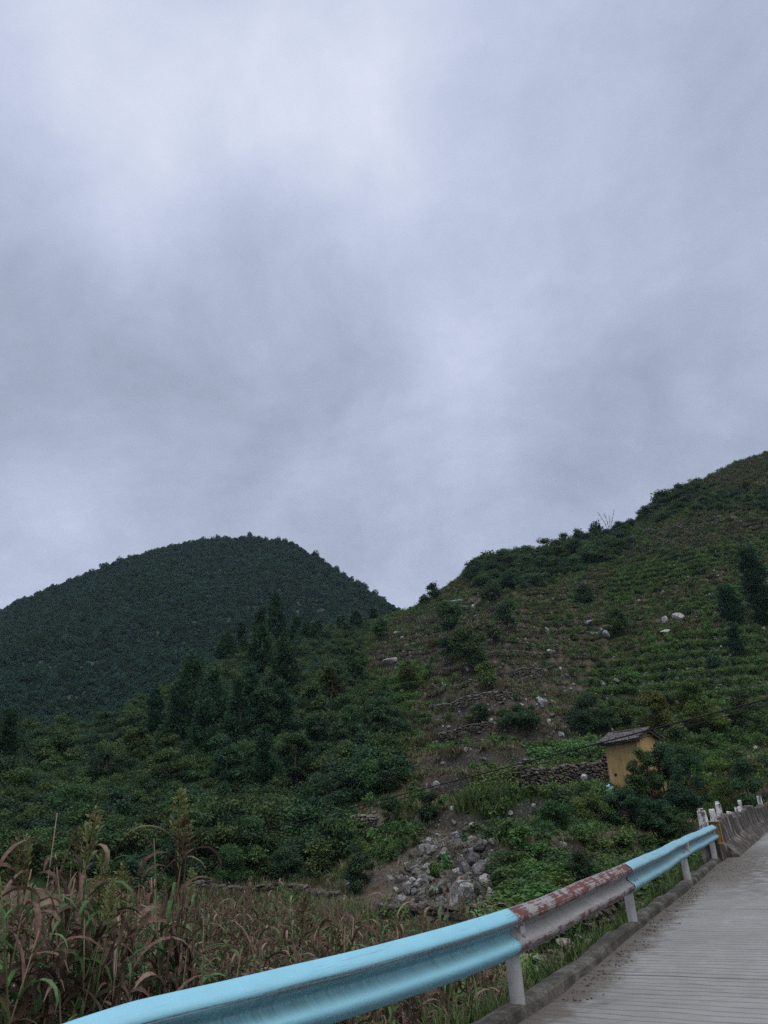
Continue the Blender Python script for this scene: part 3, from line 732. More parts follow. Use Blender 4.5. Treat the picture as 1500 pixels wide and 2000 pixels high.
# ------------------------------------------------------------------ guardrail
def paint_mat(name, paint, under, chip=.0, rust=False):
    """UV: x along the beam in metres, y across the profile 0 (top edge) to 1"""
    m, t = new_mat(name)
    uv = t.node('ShaderNodeTexCoord').outputs['UV']; sep = t.node('ShaderNodeSeparateXYZ'); t.link(uv, sep.inputs[0]); X, Y = sep.outputs[0], sep.outputs[1]
    def cvec(a, b):
        c = t.node('ShaderNodeCombineXYZ'); t.link(t.math('MULTIPLY', X, a), c.inputs[0]); t.link(t.math('MULTIPLY', Y, b), c.inputs[1]); return c.outputs[0]
    streak = t.noise(cvec(1.6, 46), 1, 5, .6).outputs['Fac']; blot = t.noise(cvec(5, 4), 1, 6, .7).outputs['Fac']; fine = t.noise(cvec(60, 30), 1, 4, .6).outputs['Fac']
    drip = t.noise(cvec(48, 1.1), 1, 5, .65).outputs['Fac']
    def band(c, w, soft): 
        d = t.math('ABSOLUTE', t.math('SUBTRACT', Y, c)); return t.mapr(d, w, w + soft, 1, 0)
    if not rust:
        col = t.ramp(blot, [(.3, tuple(q * .88 for q in paint)), (.7, paint)])
        grime = t.math('MULTIPLY', band(.47, .11, .14), t.math('ADD', .45, t.math('MULTIPLY', t.mapr(t.math('ADD', t.math('MULTIPLY', drip, .6), t.math('MULTIPLY', blot, .5)), .42, .70), .65)))
        col = t.mix(t.math('MULTIPLY', grime, .58), col, (.06, .10, .09))
        scr = t.math('MULTIPLY', band(.285, .03, .04), t.mapr(t.math('ADD', streak, t.math('MULTIPLY', t.noise(cvec(.5, .5), 1, 3).outputs['Fac'], .7)), .70, .84))
        scr2 = t.math('MULTIPLY', band(.72, .015, .05), t.mapr(t.math('ADD', streak, t.math('MULTIPLY', blot, .5)), .88, 1.0))
        scr3 = t.math('MULTIPLY', band(.20, .08, .06), t.mapr(t.math('ADD', streak, t.math('MULTIPLY', t.noise(cvec(.9, 3), 1, 3).outputs['Fac'], .5)), .86, .93))
        k = t.math('MAXIMUM', scr, t.math('MAXIMUM', scr2, t.math('MULTIPLY', scr3, .7)))
        col = t.mix(t.math('MULTIPLY', k, .85), col, t.ramp(fine, [(.35, (.03, .035, .04)), (.65, (.20, .22, .24))]))
        rough = t.math('ADD', .38, t.math('MULTIPLY', blot, .3)); hgt = t.math('SUBTRACT', fine, k)
    else:
        zinc = t.ramp(t.math('ADD', t.math('MULTIPLY', blot, .6), t.math('MULTIPLY', drip, .4)), [(.3, (.15, .145, .14)), (.55, (.24, .235, .23)), (.75, (.32, .315, .31))])
        red = t.ramp(fine, [(.3, (.06, .016, .013)), (.7, (.13, .034, .025))])
        top = t.math('MULTIPLY', band(.17, .12, .05), t.mapr(t.math('ADD', t.math('MULTIPLY', blot, .8), t.math('MULTIPLY', streak, .45)), .58, .63))
        lowb = t.math('MULTIPLY', band(.80, .06, .05), t.mapr(t.math('ADD', t.math('MULTIPLY', blot, .7), t.math('MULTIPLY', streak, .4)), .53, .58))
        col = t.mix(t.math('MAXIMUM', top, lowb), zinc, red)
        edge = t.math('MULTIPLY', band(.32, .012, .04), t.mapr(streak, .45, .6)); col = t.mix(t.math('MULTIPLY', edge, .7), col, (.05, .045, .04))
        rough = t.math('ADD', .5, t.math('MULTIPLY', blot, .3)); hgt = t.math('ADD', fine, t.math('MAXIMUM', top, lowb))
    principled(t, col, rough, hgt, .35, .004, .5); return m
M['blue'] = paint_mat('pale_blue_paint', (.20, .45, .54), None)
M['blue2'] = paint_mat('faded_blue_paint', (.20, .39, .46), None)
M['rusty'] = paint_mat('worn_red_paint_on_zinc', None, None, rust=True)
def simple_mat(name, c1, c2, rough=.7, sc=12, bump=.3, metal=0, spec=.3, bd=.005):
    m, t = new_mat(name); g = t.node('ShaderNodeTexCoord').outputs['Object']
    n = t.noise(g, sc, 6, .65).outputs['Fac']
    principled(t, t.ramp(n, [(.3, c1), (.7, c2)]), rough, n, bump, bd, spec, metal); return m
M['zinc'] = simple_mat('dull_zinc', (.26, .26, .25), (.40, .395, .38), .6, 9, .2)
M['yellow'] = simple_mat('faded_yellow_paint', (.26, .17, .055), (.50, .36, .16), .75, 14, .4)
M['bolt'] = simple_mat('weathered_bolt', (.12, .12, .125), (.24, .23, .225), .5, 40, .2)

FRONT = [(-1.62, 3.50, .665), (-1.47, 3.64, .70), (-1.25, 3.85, .722), (-.90, 4.20, .72), (-.53, 4.59, .72), (.08, 5.28, .72), (.71, 6.08, .72), (1.65, 7.74, .72), (2.59, 9.53, .72), (3.5, 11.3, .72), (4.5, 13.32, .72), (5.6, 15.45, .72), (6.77, 17.72, .72)]
FC, FS = resample(np.vstack([catmull(np.array(FRONT[:3]), 4)[:-1], catmull(np.array(FRONT[2:]), 10)]), .06)
prof = [(.156, .004), (.150, .018), (.128, .050), (.108, .074), (.092, .083), (.076, .083), (.060, .073), (.040, .046), (.020, .018), (.006, .007), (-.006, .007), (-.020, .018), (-.040, .046), (-.060, .073), (-.076, .083), (-.092, .083), (-.108, .074), (-.128, .050), (-.150, .018), (-.156, .004)]
prof = catmull(np.array(prof), 2)
def arc_at(x, y): return FS[int(np.argmin(np.hypot(FC[:, 0] - x, FC[:, 1] - y)))]
SJ = [FS[0], arc_at(.71, 6.08), arc_at(2.59, 9.53), arc_at(4.5, 13.32), FS[-1]]
def frame_at(s):
    p = np.array([np.interp(s, FS, FC[:, k]) for k in range(3)])
    a = np.array([np.interp(s + .08, FS, FC[:, k]) for k in range(3)]) - np.array([np.interp(s - .08, FS, FC[:, k]) for k in range(3)])
    d = a / np.linalg.norm(a); n = np.array([d[1], -d[0], 0]); n /= np.linalg.norm(n); return p, d, n      # n points to the road
def beam(s0, s1, proud, taper=False, dent=0, seed=0):
    ss = np.arange(s0, s1 + .03, .06); ss[-1] = s1
    V = []; UV = []; k = len(prof)
    for s in ss:
        p, d, n = frame_at(s); sc = 1.0; 
        if taper: sc = 1 - .25 * max(0, 1 - (s - s0) / .30)
        w = .004 * math.sin(s * 3.1 + seed) + .003 * math.sin(s * 7.7 + seed)
        for j, (h, dd) in enumerate(prof):
            fl = dd * sc + proud + w - .083
            hh = h * (1 if not taper or True else 1)
            V.append(p + n * fl + np.array([0, 0, hh - .156 + .004 * math.sin(s * 2.3 + seed)]))
            UV.append((s, j / (k - 1)))
    ns = len(ss); I = np.arange(ns * k).reshape(ns, k)
    Q = np.stack([I[:-1, :-1], I[:-1, 1:], I[1:, 1:], I[1:, :-1]], -1).reshape(-1, 4)
    V = np.array(V)
    return V, Q, UV
gr = empty('guardrail', (0.73, 6.42, 0), 'corrugated roadside guardrail in pale blue with one rusty red panel, on grey posts', 'guardrail')
GO = np.array([.73, 6.42, 0])
specs = [(SJ[0], SJ[1] + .10, .010, 'blue', None, 0), (SJ[1] - .12, SJ[2] + .10, .0, 'rusty', 'grey galvanised beam with flaking dark red paint', 1), (SJ[2] - .12, SJ[3] + .10, .010, 'blue2', None, 2), (SJ[3] - .1, SJ[4], .0, 'blue2', None, 3)]
beams = []
for i, (a, b, pr, mt, lb, sd_) in enumerate(specs):
    V, Q, UV = beam(a, b, pr, False, 0, sd_)
    me = mesh_from('rail_beam', V - GO, Q, None, [M[mt]], None, True, UV)
    o = link('rail_beam', me, gr); md = o.modifiers.new('thick', 'SOLIDIFY'); md.thickness = .0035; md.offset = 1 if True else -1
    if lb: o['label'] = lb
    beams.append(o)
def bolt(parent, s, h, proud, r=.018):
    p, d, n = frame_at(s); mb = MB(); c = p + np.array([0, 0, h - .156]) + n * (proud - .083)
    mb.tube([c - n * .004, c + n * .004, c + n * .011, c + n * .014], [r, r, r * .72, r * .3], 10)
    link('bolt', mb.mesh('bolt', [M['bolt']], True), parent, -GO)
bolt(beams[0], FS[0] + .12, .085, .090, .020)
bolt(beams[0], FS[0] + .12, -.085, .090, .020)
for i, (sj, b) in enumerate(zip(SJ[1:4], (0, 2, 2))):
    sg = -1 if i in (0, 2) else 1
    for ds in (.05, .17):
        for h in (.042, -.042): bolt(beams[b if i != 0 else 1], sj + (ds + .08 if i == 0 else sg * ds), h, .054 if i == 0 else .064, .017)
for (x, y) in [(-1.42 - .3, 3.9 - .35), (.73, 6.42), (2.57, 9.89), (4.58, 13.7), (6.45, 17.37)]:
    mb = MB(); rng = np.random.default_rng(int(x * 100) + 900)
    a = rng.normal(size=2) * .006
    mb.tube([(x, y, -.5), (x, y, 0), (x + a[0], y + a[1], .35), (x + a[0], y + a[1], .66), (x + a[0], y + a[1], .672)], [.056, .056, .056, .056, .045], 20)
    po = link('post', mb.mesh('post', [M['zinc']], True), gr, -GO)
    s = arc_at(x, y); p, d, n = frame_at(s); q = np.array([x, y, .56]); w = p[:2] - q[:2]
    mb = MB(); c = np.array([x, y, .565]) + n * .075
    R3 = np.stack([d * np.array([1, 1, 0]), n, np.array([0, 0, 1])], 1)
    mb.box(c, (.045, .035, .09), R3); link('spacer_block', mb.mesh('spacer_block', [M['zinc']]), po, None)
# yellow sheet-metal end cap round the far end of the beam
p, d, n = frame_at(FS[-1] - .02); mb = MB(); up = np.array([0, 0, 1.]); R3 = np.stack([d, n, up], 1); c = p + np.array([0, 0, -.156])
mb.box(c + d * .06 - n * .05, (.006, .11, .215), R3); mb.box(c - n * .16, (.09, .005, .215), R3)
mb.box(c - n * .05 + up * .219, (.09, .115, .005), R3); mb.box(c - n * .05 - up * .219, (.085, .112, .005), R3); mb.box(c + d * .03 + n * .062, (.025, .004, .213), R3)
link('end_cap', mb.mesh('end_cap', [M['yellow']]), gr, -GO)['label'] = 'faded yellow box cap on the far rail end'

# ------------------------------------------------------------------ parapet with its stub posts
def parapet_mat():
    m, t = new_mat('weathered_parapet'); pos = t.node('ShaderNodeNewGeometry').outputs['Position']
    n = t.noise(pos, 1.8, 6, .7).outputs['Fac']; st = t.noise(t.vmath('MULTIPLY', pos, (5.5, 5.5, .55)), 1.3, 5, .65).outputs['Fac']; f = t.noise(pos, 22, 4, .6).outputs['Fac']
    c = t.ramp(t.math('ADD', t.math('MULTIPLY', n, .4), t.math('MULTIPLY', st, .6)), [(.40, (.022, .018, .015)), (.52, (.05, .042, .035)), (.57, (.14, .12, .105)), (.66, (.32, .295, .27))])
    principled(t, c, .95, t.math('ADD', n, f), .8, .03); return m
M['parapet'] = parapet_mat()
def white_mat():
    m, t = new_mat('flaking_whitewash'); g = t.node('ShaderNodeTexCoord').outputs['Object']; oi = t.node('ShaderNodeObjectInfo').outputs['Random']
    v = t.vmath('ADD', t.vmath('MULTIPLY', g, (1, 1, .45)), t.vmath('SCALE', (7, 3, 5), scale=oi)); n = t.noise(v, 13, 5, .7).outputs['Fac']
    principled(t, t.ramp(n, [(.40, (.11, .102, .095)), (.46, (.28, .27, .26)), (.53, (.56, .55, .53))]), .9, n, .6, .01); return m
M['white'] = white_mat()
PP, PS = resample(catmull(np.array([(6.62, 17.62), (9.4, 22.9), (12.72, 28.9), (17.5, 35.5), (23, 40.5)]), 10), .12)
def build_parapet():
    rng = np.random.default_rng(8); secs = [(.34, .0), (.26, .10), (.055, .30), (.03, .46), (.0, .69), (-.03, .715), (-.26, .715), (-.30, .69), (-.32, -.8)]
    P0 = np.array([PP[0][0], PP[0][1], 0]); n, k = len(PP), len(secs); V = np.zeros((n, k, 3))
    for j, (o_, h) in enumerate(secs):
        V[:, j, :2] = offset_line(PP, -o_); blk = np.floor(PS / 2.3)
        V[:, j, 2] = h + (h > .5) * (.07 * np.sin(blk * 2.1) + .03 * PS / 6) + (fbm(PS * 1.9 + j * 3.1, PS * 0 + j, 95) - .5) * .07
        V[:, j, :2] += ((fbm(PS * 2.6 + j, PS * 0 + j * 5, 97) - .5) * .06)[:, None]
        if j < 2: V[:, j, :2] = np.where(((PS > .9))[:, None], V[:, j, :2], V[:, 3, :2] if False else offset_line(PP, -.08))
    I = np.arange(n * k).reshape(n, k); Q = np.stack([I[:-1, :-1], I[:-1, 1:], I[1:, 1:], I[1:, :-1]], -1).reshape(-1, 4)[:, ::-1]
    V = V.reshape(-1, 3); capq = [(0, 1, 8, 8)]
    e = [int(q) for q in I[0]]
    T = [(e[0], e[i], e[i + 1]) for i in range(1, k - 1)]
    o = tag(link('parapet', mesh_from('parapet', V - P0, Q, T, [M['parapet']], None, False), None, P0), 'low dark stained concrete parapet with a sloping foot beside the road, beyond the guardrail', 'parapet')
    labs = ['white stub post nearest the yellow rail end on the parapet', 'second stub post from the yellow rail end, with a notched side', 'third stub post from the yellow rail end, slim and blotchy',
            'fourth stub post from the yellow rail end, whitest of the row', 'low broken grey stump fifth from the yellow rail end', 'short broken pair of stumps sixth from the rail end, half in weeds',
            'tall thin stub post seventh from the yellow rail end', 'stub post last in the row at the right picture edge']
    for i, (pu, pv, h, w, lean) in enumerate([(1410, 1611, .31, .085, 0), (1429, 1606, .31, .085, .03), (1445, 1598, .29, .07, .02), (1458, 1592, .31, .075, .03), (1472, 1585, .15, .08, -.03), (1481, 1579, .14, .09, .05), (1491, 1576, .30, .06, .05), (1502, 1568, .30, .08, 0)]):
        q = atz(pu, pv, .74 + .012 * i); j = int(np.argmin(np.hypot(PP[:, 0] - q[0], PP[:, 1] - q[1])))
        c = offset_line(PP, .15)[j]; zb = .70 + .07 * math.sin(math.floor(PS[j] / 2.3) * 2.1) + .03 * PS[j] / 6
        mb = MB(); th = atan2(*(PP[min(j + 1, n - 1)] - PP[j - 1])[::-1])
        Rz_ = np.array([[cos(th), -sin(th), 0], [sin(th), cos(th), 0], [0, 0, 1]])
        lv = [(-.06, 1.05), (.0, 1.0), (h * .5, .96), (h * .9, .93), (h, .8)]; VV = []
        for (z, s_) in lv:
            for (sx, sy) in ((-1, -1), (1, -1), (1, 1), (-1, 1)):
                VV.append(Rz_ @ np.array([sx * w * s_, sy * w * s_ * .9, 0]) + np.array([lean * z + rng.normal() * .006, rng.normal() * .006, z + (rng.normal() * .008 if z > h * .8 else 0)]))
        Qs = [(a * 4 + b, a * 4 + (b + 1) % 4, a * 4 + 4 + (b + 1) % 4, a * 4 + 4 + b) for a in range(4) for b in range(4)] + [(16, 17, 18, 19)]
        mb.add(VV, Qs)
        if i in (1, 3): mb.box((Rz_ @ np.array([w * .5, 0, h + .02])), (w * .35, w * .6, .03), Rz_, jit=.3, rng=rng)
        ob = link('bollard', mb.mesh('bollard', [M['white']]), None, (c[0], c[1], zb)); tag(ob, labs[i], 'bollard', 'stub posts along the parapet')
build_parapet()

# ------------------------------------------------------------------ the yellow earth house
def house_mat():
    m, t = new_mat('ochre_plaster'); g = t.node('ShaderNodeTexCoord').outputs['Object']
    n = t.noise(g, 1.6, 6, .65).outputs['Fac']; st = t.noise(t.vmath('MULTIPLY', g, (9, 9, .5)), 1.2, 4, .6).outputs['Fac']; f = t.noise(g, 25, 4, .6).outputs['Fac']
    c = t.ramp(t.math('ADD', t.math('MULTIPLY', n, .5), t.math('MULTIPLY', st, .5)), [(.34, (.25, .165, .07)), (.5, (.40, .27, .11)), (.68, (.50, .36, .17))])
    sep = t.node('ShaderNodeSeparateXYZ'); t.link(g, sep.inputs[0])
    wash = t.math('MULTIPLY', t.mapr(st, .55, .66), t.mapr(sep.outputs[2], 1.5, 2.6)); c = t.mix(t.math('MULTIPLY', wash, .5), c, (.36, .32, .25))
    principled(t, c, .95, t.math('ADD', n, t.math('MULTIPLY', f, .4)), .5, .03, .15); return m
M['ochre'] = house_mat(); M['tile'] = simple_mat('old_dark_tile', (.035, .03, .03), (.15, .135, .13), .9, 7, .5, 0, .2, .02)
M['black'] = simple_mat('dark_opening', (.01, .01, .01), (.015, .013, .012), .95)
M['timber'] = simple_mat('old_roof_timber', (.03, .022, .017), (.07, .055, .042), .9, 8)
def build_house():
    b = atr(1250, 1552, 45.0); z0 = terr1(b[0], b[1]); zb = CZ + ray(1205, 1550)[2] / hypot(*ray(1205, 1550)[:2]) * 45.0
    root = empty('earth_house', (b[0], b[1], zb), 'small ochre earth house with a dark tiled roof, half hidden by shrubs', 'house', None, radians(-14.8 - 38))
    L, D, H = 1.10, 0.98, 2.60; bt = .11
    mb = MB(); rng = np.random.default_rng(5)
    # walls: a little battered and uneven, with gables (x along the ridge)
    n = 10; ring = []
    for z in (-1.2, 0, .9, 1.8, H):
        f = 1 - bt * z / H * .45; pts = []
        for (ax, ay, bx, by) in ((-L, -D, L, -D), (L, -D, L, D), (L, D, -L, D), (-L, D, -L, -D)):
            for k in range(n):
                q = k / n; pts.append(((ax + (bx - ax) * q) * f + rng.normal() * .012, (ay + (by - ay) * q) * f + rng.normal() * .012, z))
        ring.append(pts)
    V = np.array(ring).reshape(-1, 3); m = 4 * n
    Q = [(i * m + k, i * m + (k + 1) % m, (i + 1) * m + (k + 1) % m, (i + 1) * m + k) for i in range(4) for k in range(m)]
    mb.add(V, Q)
    f = 1 - bt * .45
    for sx in (-1, 1): mb.add([(sx * L * f, -D * f, H), (sx * L * f, D * f, H), (sx * L * f, 0, H + .50)], None, [(0, 1, 2) if sx > 0 else (1, 0, 2)])
    w = link('wall', mb.mesh('wall', [M['ochre']]), root)
    mb = MB(); mb.box((-.62, -D * .965, .95), (.085, .025, .075)); link('vent_hole', mb.mesh('vent_hole', [M['black']]), w)
    # roof of tile rows; the back slope sagging
    rf = MB(); sl = atan2(.54, D + .25)
    for sy in (-1, 1):
        for i in range(22):
            x = -L - .18 + i * (2 * L + .36) / 21
            for j in range(7):
                if sy > 0 and rng.random() < .06: continue
                t0 = j / 7; y = (.02 + (D + .30) * t0); z = H + .58 - (y) * tan(sl) + .012 * (6 - j) * 0 + rng.normal() * .012 - .05 * math.sin(pi * i / 21)
                le = (D + .30) / 7 * 1.25; P = np.array([(x + rng.normal() * .01, sy * y, z + .03), (x + rng.normal() * .01, sy * (y + le), z - le * tan(sl) + .02 + .02)])
                dz = np.array([0, 0, 1.]); ww = (2 * L + .36) / 21 * .56
                VV = []
                for p in P:
                    for a in np.linspace(0, pi, 5): VV.append(p + np.array([cos(a) * ww, 0, sin(a) * .05]))
                rf.add(VV, [(k, k + 1, 5 + k + 1, 5 + k) for k in range(4)], None, rng.random())
        ye = sy * (D + .34); zr = H + .56
        rf.add([(-L - .2, 0, zr), (L + .2, 0, zr), (L + .2, ye, zr - (D + .34) * tan(sl)), (-L - .2, ye, zr - (D + .34) * tan(sl))], [(0, 1, 2, 3)], None, .2)
        rf.add([(-L - .2, 0, zr - .06), (L + .2, 0, zr - .06), (L + .2, ye, zr - .06 - (D + .34) * tan(sl)), (-L - .2, ye, zr - .06 - (D + .34) * tan(sl))], [(3, 2, 1, 0)], None, .2)
    for i in range(14): rf.tube([(-L - .18 + i * (2 * L + .36) / 13 - .1, 0, H + .63), (-L - .18 + i * (2 * L + .36) / 13 + .1, 0, H + .625 + rng.normal() * .01)], .055, 6)
    r = link('roof', rf.mesh('roof', [M['tile']]), root)
    mb = MB()
    for sy in (-1, 1):
        for sx in (-1, 1): mb.box((sx * (L + .165), sy * (D + .3) / 2, H + .48 - (D + .3) / 2 * tan(sl)), (.03, (D + .3) / 2 / cos(sl), .05), _rx(-sy * sl))
    for y in (-D, 0, D): mb.tube([(-L - .19, y * .95, H + (.40 if y == 0 else -.06)), (L + .19, y * .95, H + (.40 if y == 0 else -.06))], .05, 6)
    link('rafter', mb.mesh('rafter', [M['timber']]), r)
    return b
HOUSE = build_house(); CLEAR.append((HOUSE[0], HOUSE[1], 1.9))

# ------------------------------------------------------------------ cables, litter, pipe, marker
M['cable'] = simple_mat('black_cable_sheath', (.008, .008, .009), (.016, .016, .018), .6)
def cable(pts, r, label, sag):
    P = np.array(pts); s = np.linspace(0, 1, 60)
    Q = np.stack([np.interp(s, np.linspace(0, 1, len(P)), P[:, k]) for k in range(3)], 1); Q[:, 2] -= sag * 4 * s * (1 - s)
    mb = MB(); mb.tube(Q - Q[0], r, 6); tag(link('power_cable', mb.mesh('power_cable', [M['cable']], True), None, Q[0]), label, 'cable', 'power cables across the valley')
A1, A2 = atr(1640, 1328, 15), atr(200, 1696, 62)
cable([A1, A2], .017, 'upper black cable sagging across the slope and over the house roof', .10)
cable([A1 + np.array([.05, .1, -.10]), A2 + np.array([.6, 0, .15])], .010, 'lower thinner black cable slung just under the upper one', .17)

def litter(u, v, size, mat, label, name, cat, seed, lift=0):
    p = hit(u, v); rng = np.random.default_rng(seed); d = unit(rng.normal(size=(60, 3)))
    import bmesh
    bm = bmesh.new(); bmesh.ops.create_icosphere(bm, subdivisions=3, radius=1)
    for vv in bm.verts:
        c = np.array(vv.co); k = .25 + 1.0 * float(fbm(c[0] * 2.2 + 5, c[1] * 2.2 + c[2] * 1.7, seed)) + .3 * abs(math.sin(c[0] * 5 + c[2] * 4 + seed))
        vv.co = Vector(c * k * size * np.array([1, .7, .8]))
    me = bpy.data.meshes.new(name); bm.to_mesh(me); bm.free(); me.materials.append(mat)
    tag(link(name, me, None, p + np.array([0, 0, size * .45 + lift])), label, cat)
M['bag_white'] = simple_mat('crumpled_white_plastic', (.55, .56, .57), (.75, .76, .77), .4, 5, .3)
M['bag_blue'] = simple_mat('crumpled_blue_plastic', (.14, .40, .52), (.40, .66, .75), .4, 5, .3)
M['bag_mint'] = simple_mat('crumpled_mint_plastic', (.40, .62, .56), (.66, .78, .74), .4, 5, .3)

# ------------------------------------------------------------------ rocks
def rock_mesh(rng, sub=3, cuts=14, rough=.06, sq=(1, 1, 1)):
    import bmesh
    bm = bmesh.new(); bmesh.ops.create_icosphere(bm, subdivisions=sub, radius=1)
    V = np.array([v.co for v in bm.verts])
    for _ in range(cuts):
        n = unit(rng.normal(size=3)); d = rng.uniform(.36, .85); k = V @ n - d; V = np.where((k > 0)[:, None], V - np.outer(np.clip(k, 0, None), n), V)
    s = int(rng.integers(0, 1000)); f = fbm(V[:, 0] * 2.3 + V[:, 2] * 1.3 + 9, V[:, 1] * 2.3 - V[:, 2] * .7 + 9, s, 4) - .5
    V = V * (1 + f[:, None] * rough * 4) * np.array(sq)
    for v, c in zip(bm.verts, V): v.co = Vector(c)
    me = bpy.data.meshes.new('rock'); bm.to_mesh(me); bm.free()
    return me
def boulder(u, v, wpx, hpx, mat, label, cat='boulder', group=None, seed=0, sub=4, r=None, dz=0):
    rng = np.random.default_rng(seed + int(u * 7 + v * 3)); p = hit(u, v + hpx * .45); dp = depth(p); w = wpx / F * dp / 2; h = hpx / F * dp / 2
    me = rock_mesh(rng, sub, int(rng.integers(11, 18)), .055 if mat != 'dark_rock' else .03); me.materials.append(M[mat])
    o = link('boulder' if cat == 'boulder' else 'rock', me, None, p + np.array([0, 0, h * .6 + dz]), rng.random() * 6.28)
    o.rotation_euler = (rng.normal() * .25, rng.normal() * .25, rng.random() * 6.28); o.scale = (w * 1.42, w * 1.1, h * 1.45)
    tag(o, label, cat, group); CLEAR.append((p[0], p[1], max(w, .3) + .15)); return o
SLIP = [(907, 1750, 52, 46, 'lime', 'largest pitted grey boulder low on the landslip, beside a leaning slab'), (936, 1734, 20, 48, 'lime', 'tall leaning slab standing right of the largest boulder'),
        (906, 1700, 26, 30, 'dark_rock', 'dark wedge of rock above the largest boulder'), (946, 1697, 38, 34, 'dark_rock', 'broad smooth dark boulder on the right side of the landslip'),
        (925, 1676, 32, 34, 'dark_rock', 'flat dark slab in the upper middle of the landslip'), (943, 1647, 32, 20, 'dark_rock', 'dark tilted slab at the top right of the landslip'),
        (967, 1710, 17, 17, 'lime', 'pale blocky stone at the right edge of the landslip'), (948, 1718, 22, 14, 'lime', 'low grey stone just under the broad smooth dark boulder'),
        (959, 1754, 27, 28, 'lime', 'squarish pale boulder at the lower right corner of the landslip'), (940, 1762, 15, 20, 'lime', 'upright stone between the largest boulder and the squarish pale one'),
        (942, 1780, 26, 14, 'lime', 'flat grey stone at the very foot of the landslip, right side'), (907, 1780, 24, 12, 'lime', 'long low stone under the largest boulder'),
        (845, 1742, 16, 32, 'lime', 'narrow upright pale rock in the middle of the landslip foot'), (864, 1737, 13, 24, 'lime', 'slim grey rock just right of the narrow upright pale rock'),
        (817, 1728, 13, 16, 'white_lime', 'round whitish stone perched on the brown soil face'), (798, 1737, 16, 24, 'lime', 'grey upright rock just left of the round whitish stone'),
        (774, 1740, 16, 14, 'lime', 'small grey stone at the left of the soil face'), (784, 1756, 20, 10, 'lime', 'low stone at the foot of the soil face, left of the grey upright rock'),
        (872, 1686, 28, 11, 'white_lime', 'long white flat stone halfway up the landslip'), (840, 1662, 26, 17, 'lime', 'rounded grey boulder at the upper left of the landslip'),
        (826, 1656, 13, 16, 'lime', 'stacked pale stone at the upper left edge of the landslip'), (866, 1671, 20, 18, 'lime', 'knobbly grey rock above the long white flat stone'),
        (906, 1634, 20, 14, 'lime', 'grey stone near the top of the landslip chute'), (862, 1762, 14, 26, 'lime', 'brown grey rock below the slim grey rock'),
        (760, 1714, 18, 14, 'lime', 'grey stone on the terrace left of the soil face'), (673, 1758, 22, 14, 'white_lime', 'white flat topped rock by the mint coloured bag'), (757, 1783, 13, 8, 'white_lime', 'small pale stone lying below the soil face'),
        (888, 1612, 14, 10, 'lime', 'stone in the narrow top of the landslip chute')]
for i, (u, v, w, h, mt, lb) in enumerate(SLIP): boulder(u, v, w, h, mt, lb, 'boulder', 'boulders of the landslip', i)
HILLROCKS = [(1326, 1204, 20, 15, 'white_lime', 'round white boulder on the green slope, right of a pair'), (1300, 1208, 19, 16, 'lime', 'layered grey boulder just left of the round white boulder'),
        (1300, 1238, 17, 8, 'white_lime', 'white flat stone below the layered grey boulder'), (1188, 1247, 16, 14, 'white_lime', 'white block at the foot of the small dark tree on the stony slope'),
        (1177, 1236, 9, 9, 'white_lime', 'small white stone left of the small dark tree'), (1148, 1216, 18, 14, 'lime', 'grey rock in the scree left of the small dark tree'),
        (1261, 1252, 6, 13, 'white_lime', 'thin white slab standing in the weeds'), (1236, 1325, 18, 11, 'white_lime', 'pale boulder among weeds above the dark bush'),
        (1180, 1335, 14, 10, 'lime', 'grey stone over the left shoulder of the dark bush'), (1205, 1337, 15, 9, 'lime', 'grey stone over the right shoulder of the dark bush'),
        (1070, 1236, 13, 15, 'white_lime', 'white outcrop on the brown terraces, mid slope'), (1076, 1276, 14, 9, 'white_lime', 'pale slab below the white outcrop on the terraces'),
        (1096, 1311, 12, 11, 'white_lime', 'white stone at the left rim of the green slope'), (914, 1316, 16, 9, 'white_lime', 'white stone at the foot of the big terrace trees'),
        (764, 1290, 24, 18, 'white_lime', 'white outcrop left of the saddle'), (698, 1314, 26, 8, 'lime', 'low pale ledge by the slender trunked tree'), (785, 1350, 9, 6, 'white_lime', 'lone small white stone above the wooded bank'),
        (878, 1341, 18, 12, 'lime', 'pale rocks low on the brown terraces, below the big trees'), (776, 1238, 24, 7, 'lime', 'pale ledge under the saddle'), (893, 1176, 26, 12, 'lime', 'grey crag on the skyline spur by the saddle'), (905, 1192, 22, 10, 'lime', 'grey ledge under the skyline crag'),
        (1255, 1345, 14, 9, 'lime', 'grey boulder right of the dark bush'), (1370, 1315, 13, 9, 'lime', 'grey stone high on the right-hand weeds'), (1490, 1230, 14, 9, 'lime', 'grey stone at the right edge under the tall dark conifer')]
for i, (u, v, w, h, mt, lb) in enumerate(HILLROCKS): boulder(u, v, w, h, mt, lb, 'rock', 'pale rocks on the slope', i, 3)

